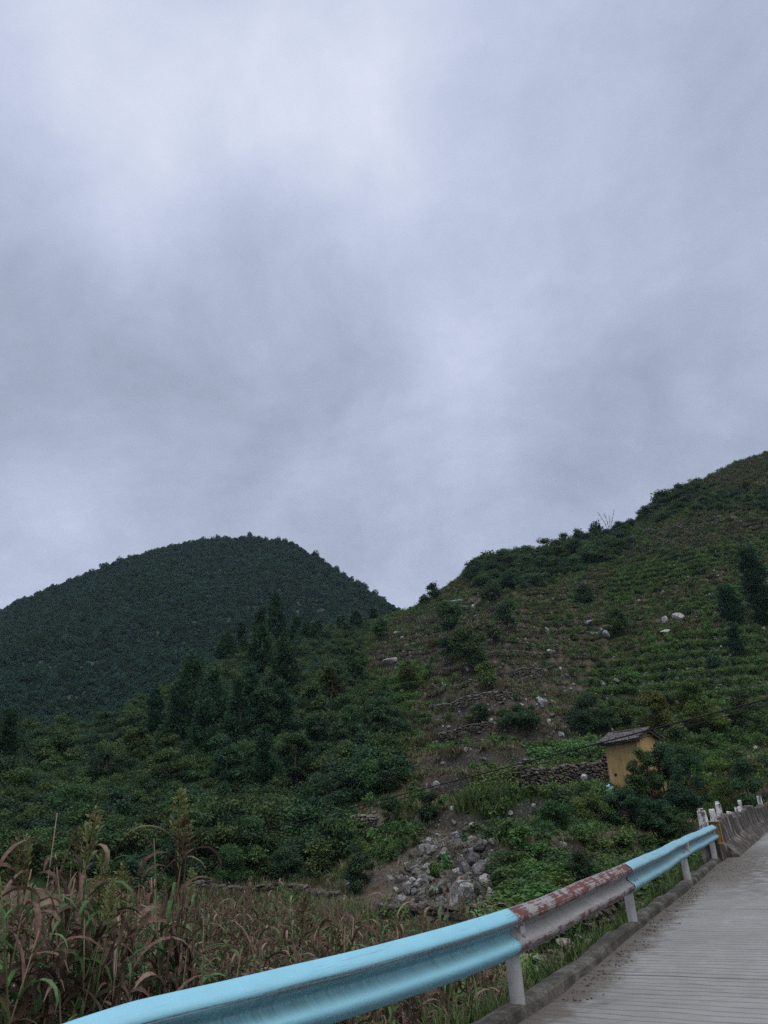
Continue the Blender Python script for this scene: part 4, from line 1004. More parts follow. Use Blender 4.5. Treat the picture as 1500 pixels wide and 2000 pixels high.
def stone_wall(path, h, label, seed, t=.35, size=.22, name='stone_wall', mat=None):
    """dry-stone wall: courses of split stones along a line on the ground"""
    P, s = resample(np.array(path), .1); rng = np.random.default_rng(seed); mb = MB(); base = np.array([P[0][0], P[0][1], terr1(*P[0][:2])]); z = -.25; 
    while z < h:
        hc = size * rng.uniform(.4, .85); x = 0
        while x < s[-1]:
            l = size * rng.uniform(.6, 1.8); c = np.array([np.interp(x + l / 2, s, P[:, 0]), np.interp(x + l / 2, s, P[:, 1])]); d = np.array([np.interp(x + l, s, P[:, 0]), np.interp(x + l, s, P[:, 1])]) - np.array([np.interp(x, s, P[:, 0]), np.interp(x, s, P[:, 1])])
            th = atan2(d[1], d[0]); g = terr1(*c); top = h * (.8 + .35 * float(vnoise(x * .7, 0, seed)))
            if z < top:
                me = PEBB[int(rng.integers(len(PEBB)))]; R3 = _rz(th + rng.normal() * .12) @ _rx(rng.normal() * .15)
                VV = (me[0] * np.array([l * .62, t * .6, hc * .66])) @ R3.T + np.array([c[0], c[1], g + z + hc / 2]) + rng.normal(size=3) * np.array([.02, .02, .012]) - base
                mb.add(VV, None, me[1])
            x += l
        z += hc
    CLEAR.extend([(q[0], q[1], .5) for q in P[::4]])
    return tag(link(name, mb.mesh(name, [mat or M['wall_stone']]), None, base), label, 'wall', None, 'thing')
PEBB = []
for k in range(6):
    me = rock_mesh(np.random.default_rng(200 + k), 2, 12, .04); V = np.zeros(len(me.vertices) * 3); me.vertices.foreach_get('co', V); T = np.array([list(p.vertices) for p in me.polygons])
    V = V.reshape(-1, 3); V = np.sign(V) * np.abs(V) ** .7; PEBB.append((V, T)); bpy.data.meshes.remove(me)
def px_path(pts): return [hit(*p)[:2] for p in pts]
stone_wall(px_path([(1005, 1556), (1050, 1553), (1110, 1548), (1160, 1536), (1192, 1524)]), 1.35, 'dry stone terrace wall left of the ochre house, below a green vine', 1, .35, .26)
stone_wall(px_path([(668, 1628), (705, 1624), (735, 1622)]), .75, 'short pale stone wall among bushes, left of the landslip', 2, .3, .22)
stone_wall(px_path([(380, 1752), (480, 1756), (570, 1760), (660, 1768)]), .45, 'long low rubble wall along the far edge of the crop field', 3, .4, .26)
stone_wall(px_path([(740, 1800), (850, 1806), (930, 1806), (1010, 1800)]), .5, 'low rubble wall in front of the landslip', 4, .4, .28)
stone_wall([(3.15, 15.3), (3.9, 16.2), (4.7, 17.9), (5.3, 19.5)], .75, 'dark stone wall behind the rusty rail panel', 5, .3, .19)
stone_wall([(1.0, 15.9), (1.6, 15.3), (2.3, 14.85), (3.05, 14.9)], .62, 'dark stone wall seen under the rusty rail panel', 6, .3, .17)
stone_wall(px_path([(1260, 1050), (1330, 1038), (1400, 1030)]), 1.0, 'tumbled stone wall high on the right slope under the brown grass', 7, .6, .5)
for k_, (pts_, h_, lb_) in enumerate([([(845, 1350), (920, 1342), (1000, 1330), (1065, 1318)], .7, 'long dry stone terrace edge just under the big terrace trees'),
        ([(815, 1398), (900, 1385), (980, 1376), (1050, 1362)], .7, 'dark dry stone terrace edge above the reddish brown grass'),
        ([(700, 1268), (760, 1262), (830, 1258)], .6, 'stone terrace edge across the stony patch under the saddle'), ([(930, 1292), (1000, 1282), (1090, 1268)], .6, 'stone terrace edge right of the largest terrace tree'),
        ([(1005, 1236), (1070, 1230), (1140, 1222)], .6, 'stone terrace edge between the round dark tree and the scree'), ([(1215, 1082), (1300, 1070), (1390, 1056)], .8, 'stone terrace edge over the bright green crop high on the slope'),
        ([(880, 1210), (940, 1205), (985, 1202)], .6, 'short stone terrace edge beside the upper dark tree'), ([(830, 1318), (880, 1312)], .5, 'shortest stone terrace edge, left of the big terrace trees'),
        ([(860, 1445), (940, 1434), (1010, 1428)], .55, 'broken stone edge within the reddish brown grass')]):
    stone_wall(px_path(pts_), h_ * .72, lb_, 30 + k_, .4, .25, mat=M['terrace_stone'])
litter(685, 1742, .17, M['bag_mint'], 'crumpled mint coloured bag on a rock at the left of the landslip', 'plastic_bag', 'bag', 3, .15)
litter(1145, 1548, .21, M['bag_white'], 'crumpled white bag in the shrubs left of the ochre house', 'plastic_bag', 'bag', 4, .75)
litter(1190, 1550, .22, M['bag_blue'], 'crumpled blue bag at the corner of the ochre house', 'plastic_bag', 'bag', 6, .15)
q = hit(1498, 1480); mb = MB(); mb.tube([(0, 0, -.4), (0, 0, .22), (.02, 0, .26), (.06, 0, .28), (.5, -.1, .28)], .03, 8)
tag(link('white_pipe', mb.mesh('white_pipe', [M['bag_white']], True), None, q), 'bent white pipe poking out of weeds at the right picture edge', 'pipe')
q = hit(773, 1490); mb = MB(); mb.tube([(0, 0, -.2), (.02, 0, .5), (.03, .01, .78)], [.05, .045, .03], 6)
tag(link('marker_stake', mb.mesh('marker_stake', [M['white']]), None, q), 'short white stake on the brown grass at the edge of the wood', 'stake')

# ------------------------------------------------------------------ single trees and bushes
def make_tree(kind, u, v, topv, wpx, label, seed, lean=0, mat=None, group=None, cat='tree', nmul=1.0, r=None, trunk=.18, xtop=None):
    """a tree whose foot stands on the ground at a photo pixel; height and width follow from its distance"""
    rng = np.random.default_rng(seed); p = hit(u, v) if r is None else None
    if r is not None: p = atr(u, v, r); p[2] = terr1(p[0], p[1])
    dp = depth(p); H = max((v - topv) / F * dp * 1.02, .6); R = wpx / F * dp / 2
    leaf = max(.055, dp / 739 * 1.9)
    if kind == 'conifer': H *= 1.14; R *= 1.12
    if kind == 'conifer':
        A = H * R * 2; n = int(np.clip(A / (leaf * leaf * .4) * 7.0, 1500, 9000) * nmul)
        V, Q, T = conifer_crown(rng, .06 * H, H, R, leaf * 1.25, n, .85); C = None; m = M[mat or 'conifer']
    elif kind == 'column':
        A = H * R * 2; n = int(np.clip(A / (leaf * leaf * .4) * 7.0, 1500, 9000) * nmul)
        V, Q, T = conifer_crown(rng, .05 * H, H, R, leaf * 1.25, n, .5); C = None; m = M[mat or 'conifer']
    else:
        A = H * (1 - trunk) * R * 2; n = int(np.clip(A / (leaf * leaf * .35) * 5.5, 1200, 9000) * nmul)
        (V, Q, T), C = broad_crown(rng, H * trunk, H, R, R * .9, leaf, n, int(rng.integers(16, 30)), 'round'); m = M[mat or 'dark']
    la = np.array([0, 0.0]); 
    if lean: V = V.copy(); V[:, 0] += lean * np.clip(V[:, 2], 0, None) ** 1.2
    root = empty('tree' if kind not in ('conifer', 'column') else 'conifer_tree', p, label, cat, group)
    mb = MB(); limbs(mb, rng, H, max(.05, H * .022), (lean * H * .9, 0), C, 7, .92 if C is None else .8)
    link('trunk', mb.mesh('trunk', [M['bark']], True), root); link('crown', mesh_from('crown', V, Q, None, [m], T), root)
    CLEAR.append((p[0], p[1], min(R * .5, 1.0))); return root

def make_bush(kind, u, v, topv, wpx, label, seed, mat='dark', group=None, r=None, nmul=1.0, leafk=1.0):
    rng = np.random.default_rng(seed); p = hit(u, v)
    if r is not None: p = atr(u, v, r); p[2] = min(terr1(p[0], p[1]), p[2] + .3) if False else terr1(p[0], p[1])
    dp = depth(p); tp = ray(u, topv); zt = CZ + tp[2] / hypot(tp[0], tp[1]) * hypot(p[0], p[1]); H = max(zt - p[2], .5); R = wpx / F * dp / 2
    leaf = max(.045, dp / 739 * 1.7) * leafk
    root = empty('bush', p, label, 'bush', group)
    if kind == 'frond':
        (V, Q, T), mb = fronds(rng, int(120 * nmul), H * .95, max(.5, R * .9), leaf * 1.5, 9); V[:, :2] *= 1.0
        link('foliage', mesh_from('foliage', V, Q, None, [M[mat]], T), root); link('stems', mb.mesh('stems', [M['bark']]), root)
    else:
        n = int(np.clip(H * R * 2 / (leaf * leaf * .35) * 6, 1500, 12000) * nmul)
        (V, Q, T), C = broad_crown(rng, .02 * H, H, R, R * .85, leaf, n, int(rng.integers(18, 34)), 'dome' if kind == 'dome' else 'round')
        mb = MB()
        for c in C[::2]: mb.tube([(c[0] * .1, c[1] * .1, -.1), (c[0] * .5, c[1] * .5, c[2] * .6), c], [.03, .02, .008], 4, cap=False)
        link('foliage', mesh_from('foliage', V, Q, None, [M[mat]], T), root); link('stems', mb.mesh('stems', [M['bark']]), root)
    CLEAR.append((p[0], p[1], R * .6)); return root

TREES = [
 ('conifer', 540, 1264, 1170, 40, 'tallest pointed conifer on the spur crest, below the far hill'), ('conifer', 510, 1262, 1200, 36, 'conifer just left of the tallest one on the spur crest'),
 ('column', 471, 1282, 1216, 22, 'slim dark conifer at the left end of the crest group'), ('conifer', 443, 1298, 1246, 44, 'short broad dark conifer left of the slim one, at the crest'),
 ('conifer', 510, 1335, 1234, 56, 'dense dark conifer standing in front of the crest conifers'), ('conifer', 556, 1366, 1264, 62, 'wide greyish conifer right of the dense dark one'),
 ('conifer', 580, 1262, 1212, 30, 'small conifer first right of the tallest crest conifer'), ('conifer', 600, 1262, 1224, 24, 'tiny conifer between two small ones on the right of the crest'), ('conifer', 620, 1262, 1217, 28, 'small conifer at the right end of the crest row'),
 ('column', 697, 1232, 1200, 22, 'lone small conifer midway from the crest row to the saddle'), ('column', 730, 1216, 1190, 9, 'very small spindly conifer against the far hill near the saddle'),
 ('broad', 667, 1240, 1203, 26, 'small round tree beside the lone small conifer, towards the crest row', 'dark'), ('broad', 743, 1252, 1202, 34, 'pale green loose tree just under the saddle', 'broad'),
 ('broad', 698, 1354, 1258, 52, 'open crowned tree with a slender bare trunk on the spur', 'broad'), ('broad', 750, 1492, 1365, 86, 'big dark green tree at the right edge of the wood', 'dark'),
 ('conifer', 300, 1452, 1366, 40, 'pointed conifer at the left shoulder of the wood'), ('conifer', 372, 1462, 1308, 96, 'broad dark cedar-like conifer in the middle of the left slope'), ('conifer', 418, 1440, 1330, 60, 'dark conifer pressed against the right side of the broad cedar-like one'),
 ('conifer', 5, 1520, 1405, 48, 'dark conifer cut by the left picture edge'), ('broad', 515, 1470, 1345, 70, 'dark leafy tree on the wooded slope under the greyish conifer', 'dark'),
 ('broad', 610, 1430, 1340, 70, 'brownish green round tree in the middle of the wood', 'broad'), ('broad', 440, 1560, 1440, 90, 'large dark tree low on the wooded slope', 'dark'), ('broad', 330, 1560, 1470, 80, 'mid green tree left of the large dark low tree', 'broad'),
 ('broad', 580, 1545, 1440, 80, 'dark tree low in the wood, right of the large dark low tree', 'dark'), ('broad', 650, 1385, 1300, 56, 'bright mid green tree left of the slender trunked one', 'broad'), ('broad', 800, 1350, 1290, 50, 'small bright green tree on the terraces right of the slender trunked one', 'light'),
 ('broad', 880, 1256, 1175, 56, 'upper dark tree of the big group on the terraces', 'broad'), ('broad', 882, 1305, 1248, 52, 'lower left dark tree of the big group on the terraces', 'dark'), ('broad', 922, 1322, 1222, 70, 'largest dark tree of the group on the terraces', 'broad'),
 ('broad', 966, 1262, 1222, 40, 'faint tree between the big group and the round dark tree', 'broad'), ('broad', 994, 1240, 1172, 48, 'round dark tree standing alone on the upper terraces', 'broad'), ('broad', 953, 1362, 1303, 46, 'fresh green tree below the round dark one on the terraces', 'light'),
 ('broad', 965, 1180, 1138, 44, 'dark tree under the shrubby ridge', 'dark'), ('broad', 849, 1174, 1140, 24, 'open windblown tree on the skyline by the saddle', 'dark'), ('broad', 829, 1186, 1164, 16, 'smallest skyline tree right beside the saddle', 'dark'),
 ('broad', 1136, 1066, 1030, 24, 'small tree poking above the middle of the right ridge', 'dark'), ('broad', 1169, 1056, 1019, 30, 'wider tree on the right ridge, next to the twiggy stems', 'dark'), ('broad', 958, 1104, 1078, 38, 'left ridge tree where the shrubs begin', 'dark'), ('broad', 929, 1122, 1096, 34, 'low ridge tree at the end of the shrub belt', 'dark'),
 ('broad', 1296, 988, 957, 36, 'dark tree on the skyline at the steep step of the ridge', 'dark'), ('broad', 1330, 968, 948, 30, 'low skyline tree right of the steep step', 'dark'), ('broad', 1213, 1246, 1192, 54, 'small dark tree on the stony part of the right slope', 'broad'),
 ('conifer', 345, 1472, 1352, 56, 'dark conifer between the pointed one and the broad cedar-like one'), ('conifer', 398, 1505, 1375, 66, 'wide conifer below the broad cedar-like one'), ('conifer', 465, 1478, 1352, 58, 'conifer below the dense crest conifer, left of the dark leafy tree'),
 ('conifer', 490, 1425, 1318, 46, 'slender conifer just under the dense dark crest conifer'), ('conifer', 548, 1452, 1345, 56, 'conifer standing right of the dark leafy tree'), ('broad', 268, 1512, 1425, 64, 'leafy tree under the pointed conifer at the left shoulder', 'broad'),
 ('broad', 205, 1545, 1470, 70, 'leftmost leafy tree in the lower wood', 'dark'), ('broad', 622, 1490, 1402, 66, 'dark leafy tree in the right half of the wood, under the brownish green one', 'dark'), ('broad', 682, 1470, 1385, 62, 'mid green tree touching the big dark one at the right edge of the wood', 'broad'),
 ('conifer', 520, 1560, 1440, 60, 'lowest conifer, between the two dark trees low in the wood'), ('broad', 655, 1555, 1470, 66, 'dark tree above the blue green feathery shrub', 'dark'), ('broad', 110, 1500, 1430, 60, 'leafy tree on the far left slope, right of the edge conifer', 'broad'),
 ('column', 1497, 1222, 1062, 54, 'tall dark conifer cut by the right picture edge'), ('column', 1440, 1226, 1146, 40, 'slim dark conifer leaning left of the tall edge conifer', None, -.07), ('column', 1446, 1290, 1226, 24, 'lowest dark conifer on the right, under the slim leaning one'),
]
for i, t_ in enumerate(TREES):
    k, u, v, tv, w, lb = t_[:6]; mt = t_[6] if len(t_) > 6 else None; ln = t_[7] if len(t_) > 7 else 0
    make_tree(k, u, v, tv, w, lb, 300 + i, ln, mt, 'trees on the slopes', trunk=.30 if 'slender' in lb or 'fresh' in lb else (.2 if k == 'broad' else .1))

BUSHES = [
 ('dome', 1162, 1446, 1352, 112, 'wide blackish bush on the slope behind the ochre house', 'dark'), ('dome', 1225, 1440, 1372, 70, 'olive bush right behind the roof of the ochre house', 'light'), ('dome', 1285, 1440, 1345, 90, 'yellow green bush above the house gable', 'bamboo'),
 ('dome', 1372, 1440, 1325, 110, 'broad mid green bush up the slope right of the house', 'weed'), ('dome', 1460, 1445, 1340, 90, 'tall green bush above the cable at the right', 'broad'), ('dome', 1400, 1318, 1282, 40, 'small black bush high on the right-hand weeds', 'dark'),
 ('round', 1272, 1560, 1452, 74, 'dark green shrub hiding the right half of the ochre wall', 'broad', 42), ('dome', 1345, 1548, 1440, 100, 'dense shrub right of the house gable', 'dark', 40), ('dome', 1412, 1560, 1450, 110, 'tall shrub midway from the house to the right edge', 'light', 37), ('dome', 1465, 1560, 1475, 90, 'dark shrub with dead fronds behind the parapet', 'dark', 36),
 ('round', 1250, 1568, 1478, 46, 'narrow leafy shrub against the middle of the ochre wall', 'broad', 41.5),
 ('round', 1302, 1556, 1440, 84, 'leafy shrub touching the gable of the ochre house', 'dark', 43),
 ('round', 1225, 1615, 1540, 90, 'blackish shrub under the ochre house', 'dark'), ('dome', 1155, 1615, 1550, 100, 'mid green bush under the white bag', 'light'), ('round', 1085, 1635, 1565, 90, 'brownish green bush below the stone terrace wall', 'broad'), ('round', 1290, 1640, 1555, 84, 'dark tall shrub behind the blue rail end', 'dark'),
 ('dome', 1385, 1590, 1535, 70, 'feathery yellow green clump behind the yellow rail end', 'bamboo'), ('dome', 1440, 1580, 1545, 70, 'dry yellowish clump overhanging the parapet posts', 'bamboo'), ('frond', 1330, 1650, 1590, 70, 'fern-like shrub with feathery fronds beside the yellow rail end', 'broad'),
 ('round', 1135, 1745, 1660, 60, 'small dark bush over the rusty rail panel', 'dark'), ('dome', 1290, 1740, 1675, 50, 'weedy bush under the far blue rail', 'broad'),
 ('round', 842, 1612, 1545, 62, 'blackish round bush at the top left of the landslip', 'dark'), ('dome', 770, 1618, 1555, 74, 'leafy bush left of the blackish round one', 'broad'), ('dome', 702, 1738, 1652, 78, 'large dark bush at the left foot of the landslip', 'dark'), ('frond', 645, 1590, 1508, 84, 'blue green feathery shrub low in the wood', 'dark'), ('frond', 762, 1550, 1508, 70, 'feathery shrub at the right edge of the wood', 'dark'),
 ('dome', 848, 1716, 1695, 20, 'tiny bright green bush in the middle of the landslip', 'weed'), ('dome', 560, 1722, 1650, 90, 'dark bush at the foot of the wood behind the field', 'dark'), ('dome', 450, 1726, 1655, 90, 'mid green bush at the foot of the wood, left of the dark one', 'broad'), ('dome', 318, 1755, 1712, 56, 'low bush at the edge of the crop field', 'broad'),
 ('dome', 1015, 1420, 1378, 90, 'dark low bush on the brown terraces', 'dark'), ('dome', 900, 1290, 1262, 40, 'low bush at the feet of the terrace trees', 'dark'), ('dome', 1145, 1185, 1140, 44, 'dark bush at the left end of the green terraces', 'dark'), ('dome', 945, 1410, 1372, 34, 'dark bush alone on the lower terraces', 'dark'),
]
for i, b_ in enumerate(BUSHES): make_bush(b_[0], *b_[1:5], b_[5], 500 + i, b_[6], 'bushes on the slopes', b_[7] if len(b_) > 7 else None)

# bare twiggy stems on the ridge, against the sky
def twigs(u, v, hpx, label, seed, mat='drygrass'):
    rng = np.random.default_rng(seed); p = hit(u, v); dp = depth(p); H = hpx / F * dp; root = empty('sapling', p, label, 'sapling'); mb = MB(); L = []
    for a in (-.42, -.12, .16, .4):
        h = H * rng.uniform(.7, 1.05); P = np.array([(0, 0, -.2), (a * h * .3, 0, h * .5), (a * h * .8, 0, h)]); mb.tube(P, [.06, .045, .02], 5)
        for k in range(26): q = rng.uniform(.45, 1); L.append(np.array([np.interp(q, [0, .5, 1], P[:, j]) for j in range(3)]) + rng.normal(size=3) * .09)
    link('stems', mb.mesh('stems', [M['bark']]), root); L = np.array(L); n = len(L)
    V, Q, T = leaves_mesh(L, rng.normal(size=(n, 3)), rng.normal(size=(n, 3)) + np.array([0, 0, .5]), np.full(n, .28), np.full(n, .15), rng.random(n)); link('leaves', mesh_from('leaves', V, Q, None, [M[mat]], T), root)
twigs(1193, 1046, 56, 'sparse pale stems rising above the right ridge against the sky', 1)
twigs(1350, 946, 18, 'thin bare stems on the skyline right of the steep step', 2)

# vine over the terrace wall, tall grass in front of it
def vine(pts, h, label, seed, mat='weed'):
    rng = np.random.default_rng(seed); P, s = resample(np.array([hit(*q) for q in pts]), .2); base = P[0].copy(); n = int(len(P) * 260); i = rng.integers(0, len(P), n)
    D = ball(rng, n, .4); hh = h * (.7 + .5 * vnoise(s[i] * .8, s[i] * 0, seed)); X = P[i] + D * np.stack([np.full(n, .75), np.full(n, .6), hh], 1); X[:, 2] = np.maximum(X[:, 2], terr(X[:, 0], X[:, 1]) + .02)
    N = unit(D + np.array([0, -.3, .8]) + rng.normal(size=D.shape) * .4); L = .13 * (.7 + .6 * rng.random(n))
    V, Q, T = leaves_mesh(X - base, N, np.cross(N, rng.normal(size=D.shape)) - np.array([0, 0, .4]), L, L * .85, rng.random(n))
    tag(link('vine', mesh_from('vine', V, Q, None, [M[mat]], T), None, base), label, 'vine'); CLEAR.extend([(q[0], q[1], .6) for q in P[::3]])
vine([(915, 1560), (960, 1545), (1005, 1530), (1060, 1518)], .75, 'dark green vine tumbling over the left end of the terrace wall', 1)
vine([(975, 1515), (1040, 1500), (1110, 1494)], .45, 'creeper on the terrace above the stone wall', 2)
vine([(1040, 1480), (1120, 1468), (1180, 1475)], .8, 'thick creeper hanging on the bank left of the house roof', 3)
def dead_fronds(u, v, label):
    rng = np.random.default_rng(7); p = hit(u, v); V, Q, T = blades(rng, 90, 1.1, .9, .05, 1.25, .15, 5); V[:, 2] += .9
    tag(link('dead_fronds', mesh_from('dead_fronds', V, Q, None, [M['drygrass']], T), None, p), label, 'dead fronds')
dead_fronds(1476, 1525, 'hanging bunch of pale dead fronds behind the parapet')

# ------------------------------------------------------------------ cover that is a mass
rng = np.random.default_rng(77)
BP = bush_protos(rng, 8, 2600, .062, ['broad', 'dark', 'broad', 'dark', 'broad', 'dark', 'dark', 'broad'])
def undergrowth():
    x, y = spread_in(rng, A_FOREST, 1.1, 80000); r = np.hypot(x, y)
    m = away(x, y, CLEAR, .3) & thin(rng, x, y, 0, 3); x, y, r = x[m], y[m], r[m]
    s = rng.uniform(.8, 2.2, len(x)) * (.6 + .8 * fbm(x / 8, y / 8, 61)) * np.interp(r, [30, 60, 150], [.95, 1.0, .95])
    p1 = on_ground(x, y, -.15); s1 = np.stack([s * rng.uniform(.9, 1.3, len(s)), s * rng.uniform(.9, 1.3, len(s)), s * rng.uniform(.75, 1.25, len(s))], 1)
    X = [p1]; Sx = [s1]
    for A, d, lo, hi in ((A_RIDGE, .30, 1.6, 4.0), (A_RIDGE2, .22, 1.4, 3.4)):
        x, y = spread_in(rng, A, d); s = rng.uniform(lo, hi, len(x)) * (.6 + .8 * fbm(x / 9, y / 9, 62)); X.append(on_ground(x, y, -.2)); Sx.append(np.stack([s * 1.15, s * 1.15, s * .8], 1))
    scatter('undergrowth', ('tangled dark green undergrowth of the wooded spur and the shrubby ridge', 'undergrowth'), np.vstack(X), np.vstack(Sx), BP, rng)
undergrowth()
def scrub():
    """low bushes and weeds thinly over the open slope, thicker by the house and the road"""
    X = []; Sx = []
    x, y = sample_polar(rng, 1500, -2, 36, 34, 200); k = fbm(x / 14, y / 14, 66); m = (k > np.where(np.degrees(np.arctan2(x, y)) < 13, .63, .53)) & away(x, y, CLEAR, .4) & (rng.random(len(x)) < .6) & thin(rng, x, y, 0, 2); x, y = x[m], y[m]
    s = rng.uniform(.5, 1.7, len(x)); X.append(on_ground(x, y, -.1)); Sx.append(np.stack([s * 1.2, s * 1.2, s * .7], 1))
    A = area([(1000, 1625), (1080, 1600), (1200, 1590), (1320, 1560), (1420, 1540), (1500, 1530), (1500, 1460), (1400, 1420), (1260, 1430), (1260, 1560), (1100, 1580)])
    x, y = spread_in(rng, A, 1.3); m = away(x, y, CLEAR, .2) & thin(rng, x, y, 0, 1.6); x, y = x[m], y[m]; s = rng.uniform(.6, 1.7, len(x)); X.append(on_ground(x, y, -.1)); Sx.append(np.stack([s, s, s * rng.uniform(.7, 1.1, len(s))], 1))
    x, y = sample_polar(rng, 700, 6, 28, 13, 36); m = (sdist(x, y) > 1.5) & away(x, y, CLEAR, .3) & (fbm(x / 3, y / 3, 67) > .40); x, y = x[m], y[m]; s = rng.uniform(.35, 1.1, len(x)); X.append(on_ground(x, y, -.08)); Sx.append(np.stack([s * 1.2, s * 1.2, s * .8], 1))
    scatter('scrub', ('low green scrub and weeds dotted over the open slope and round the house', 'scrub'), np.vstack(X), np.vstack(Sx), bush_protos(np.random.default_rng(5), 6, 900, .10, ['broad', 'weed', 'dark', 'broad', 'weed', 'broad']), rng)
scrub()
def tufts():
    gp = []
    for i in range(5):
        V, Q, T = blades(np.random.default_rng(20 + i), 46, .34, .9, .030, .8, .18); gp.append(mesh_from('tuft_kind', V, Q, None, [M['drygrass'] if i < 3 else M['grass']], T))
    x, y = sample_polar(rng, 150000, -12, 36, 24, 205); g = np.zeros(len(x), bool)
    for A in A_GREEN: g |= inpoly(x, y, A)
    f = inpoly(x, y, A_FOREST) | inpoly(x, y, A_RIDGE); sl = inpoly(x, y, A_SLIP); r = np.hypot(x, y)
    zr = (terr(x, y, False) - CZ) / r; el = np.degrees(np.arctan(zr)); az = np.degrees(np.arctan2(x, y))
    k = ~f & (~sl | (rng.random(len(x)) < .12)) & (sdist(x, y) > 1.2) & (r < np.interp(az, CR[:, 0], CR[:, 1]) + 3)
    e = .5; gx = (terr(x + e, y, False) - terr(x - e, y, False)) / (2 * e); gy = (terr(x, y + e, False) - terr(x, y - e, False)) / (2 * e); st = np.hypot(gx, gy)
    k &= (st < .9) | (rng.random(len(x)) < .35)
    bz = np.zeros(len(x), bool)
    for A in A_BROWN: bz |= soft_in(x, y, A, 4)
    bz &= rng.random(len(x)) < .75
    d = k & (~g) & (bz | (fbm(x / 5, y / 5, 44) > .30)); idx = np.nonzero(d & bz)[0]
    gb = []
    for i in range(4): V, Q, T = blades(np.random.default_rng(30 + i), 46, .42, .9, .030, .9, .2); gb.append(mesh_from('brown_tuft_kind', V, Q, None, [M['browngrass']], T))
    s = rng.uniform(.7, 1.4, len(idx)) * np.interp(r[idx], [25, 60, 150], [.8, 1.0, 1.5])
    scatter('brown_grass', ('withered reddish brown grass in bands across the slope', 'grass'), on_ground(x[idx], y[idx]), np.stack([s * 1.2, s * 1.2, s], 1), gb, rng)
    idx = np.nonzero(d & ~bz)[0]
    s = rng.uniform(.6, 1.35, len(idx)) * np.interp(r[idx], [25, 60, 150], [.8, 1.0, 1.5])
    scatter('dry_grass', ('dry brown grass covering the terraced slope', 'grass'), on_ground(x[idx], y[idx]), np.stack([s * 1.2, s * 1.2, s], 1), gp, rng)
    gw = []
    for i in range(6):
        rr = np.random.default_rng(40 + i)
        if i % 3 == 0: V, Q, T = blades(rr, 46, .55, .6, .035, .6, .18); mt = 'grass'
        else: (V, Q, T), C = broad_crown(rr, 0, .55, .42, .42, .12, 170, 8, 'dome'); mt = 'weed' if i % 3 == 1 else 'broad'
        gw.append(mesh_from('weed_kind', V, Q, None, [M[mt]], T))
    d = k & ((g & (rng.random(len(x)) < .9)) | (rng.random(len(x)) < np.where(az > 13, .30, .11))); idx = np.nonzero(d)[0]
    s = rng.uniform(.55, 1.4, len(idx)) * np.interp(r[idx], [25, 60, 150], [.8, 1.0, 1.4])
    scatter('green_weeds', ('bright green weeds and leafy crops in patches on the slope', 'weeds'), on_ground(x[idx], y[idx]), np.stack([s, s, s * .9], 1), gw, rng)
tufts()
def stones():
    pr = []
    for i in range(6): me = rock_mesh(np.random.default_rng(60 + i), 2, 10, .06, (1, .8, .62)); me.materials.append(M[('lime', 'wall_stone', 'dark_rock', 'white_lime', 'lime', 'white_lime')[i]]); pr.append(me)
    X = []; s_ = []
    for A in A_STONE:
        x, y = spread_in(rng, A, 3.0); m = fbm(x / 2.2, y / 2.2, 81) > .51; x, y = x[m], y[m]; X.append(on_ground(x, y, .02)); s_.append(.12 + .55 * rng.random(len(x)) ** 3)
    x, y = sample_polar(rng, 170000, -6, 36, 30, 200)        # terrace edges, where the ground is steep
    e = .5; gx = (terr(x + e, y) - terr(x - e, y)) / (2 * e); gy = (terr(x, y + e) - terr(x, y - e)) / (2 * e); st = np.hypot(gx, gy)
    m = (st > .75) & (~inpoly(x, y, A_FOREST)) & (~inpoly(x, y, A_RIDGE)) & (rng.random(len(x)) < .6) & (fbm(x / 7, y / 7, 87) > .38); x, y = x[m], y[m]; X.append(on_ground(x, y, .0)); s_.append(.06 + .28 * rng.random(len(x)) ** 3)
    x, y = sample_polar(rng, 26000, -4, 36, 32, 200); m = (fbm(x / 3.5, y / 3.5, 85) > .60) & (~inpoly(x, y, A_FOREST)) & (~inpoly(x, y, A_RIDGE)) & (sdist(x, y) > 2); x, y = x[m], y[m]; X.append(on_ground(x, y, -.02)); s_.append(.06 + .30 * rng.random(len(x)) ** 3)
    sz = np.concatenate(s_)
    scatter('loose_stones', ('loose pale stones scattered on the terraces and screes', 'stones'), np.vstack(X), np.stack([sz, sz, sz], 1), pr, rng, .3)
    A_ROCK = area([(815, 1660), (835, 1630), (872, 1592), (905, 1590), (955, 1615), (972, 1660), (982, 1740), (968, 1784), (850, 1788), (765, 1774), (780, 1715)]); x, y = spread_in(rng, A_ROCK, 75); sz = .03 + .33 * rng.random(len(x)) ** 6; m = fbm(x * .7, y * .7, 83) > .36
    x, y, sz = x[m], y[m], sz[m]
    scatter('rubble', ('broken grey rubble and soil of the landslip', 'rubble'), on_ground(x, y, .0), np.stack([sz, sz, sz], 1), pr[:3], rng, .4)
stones()

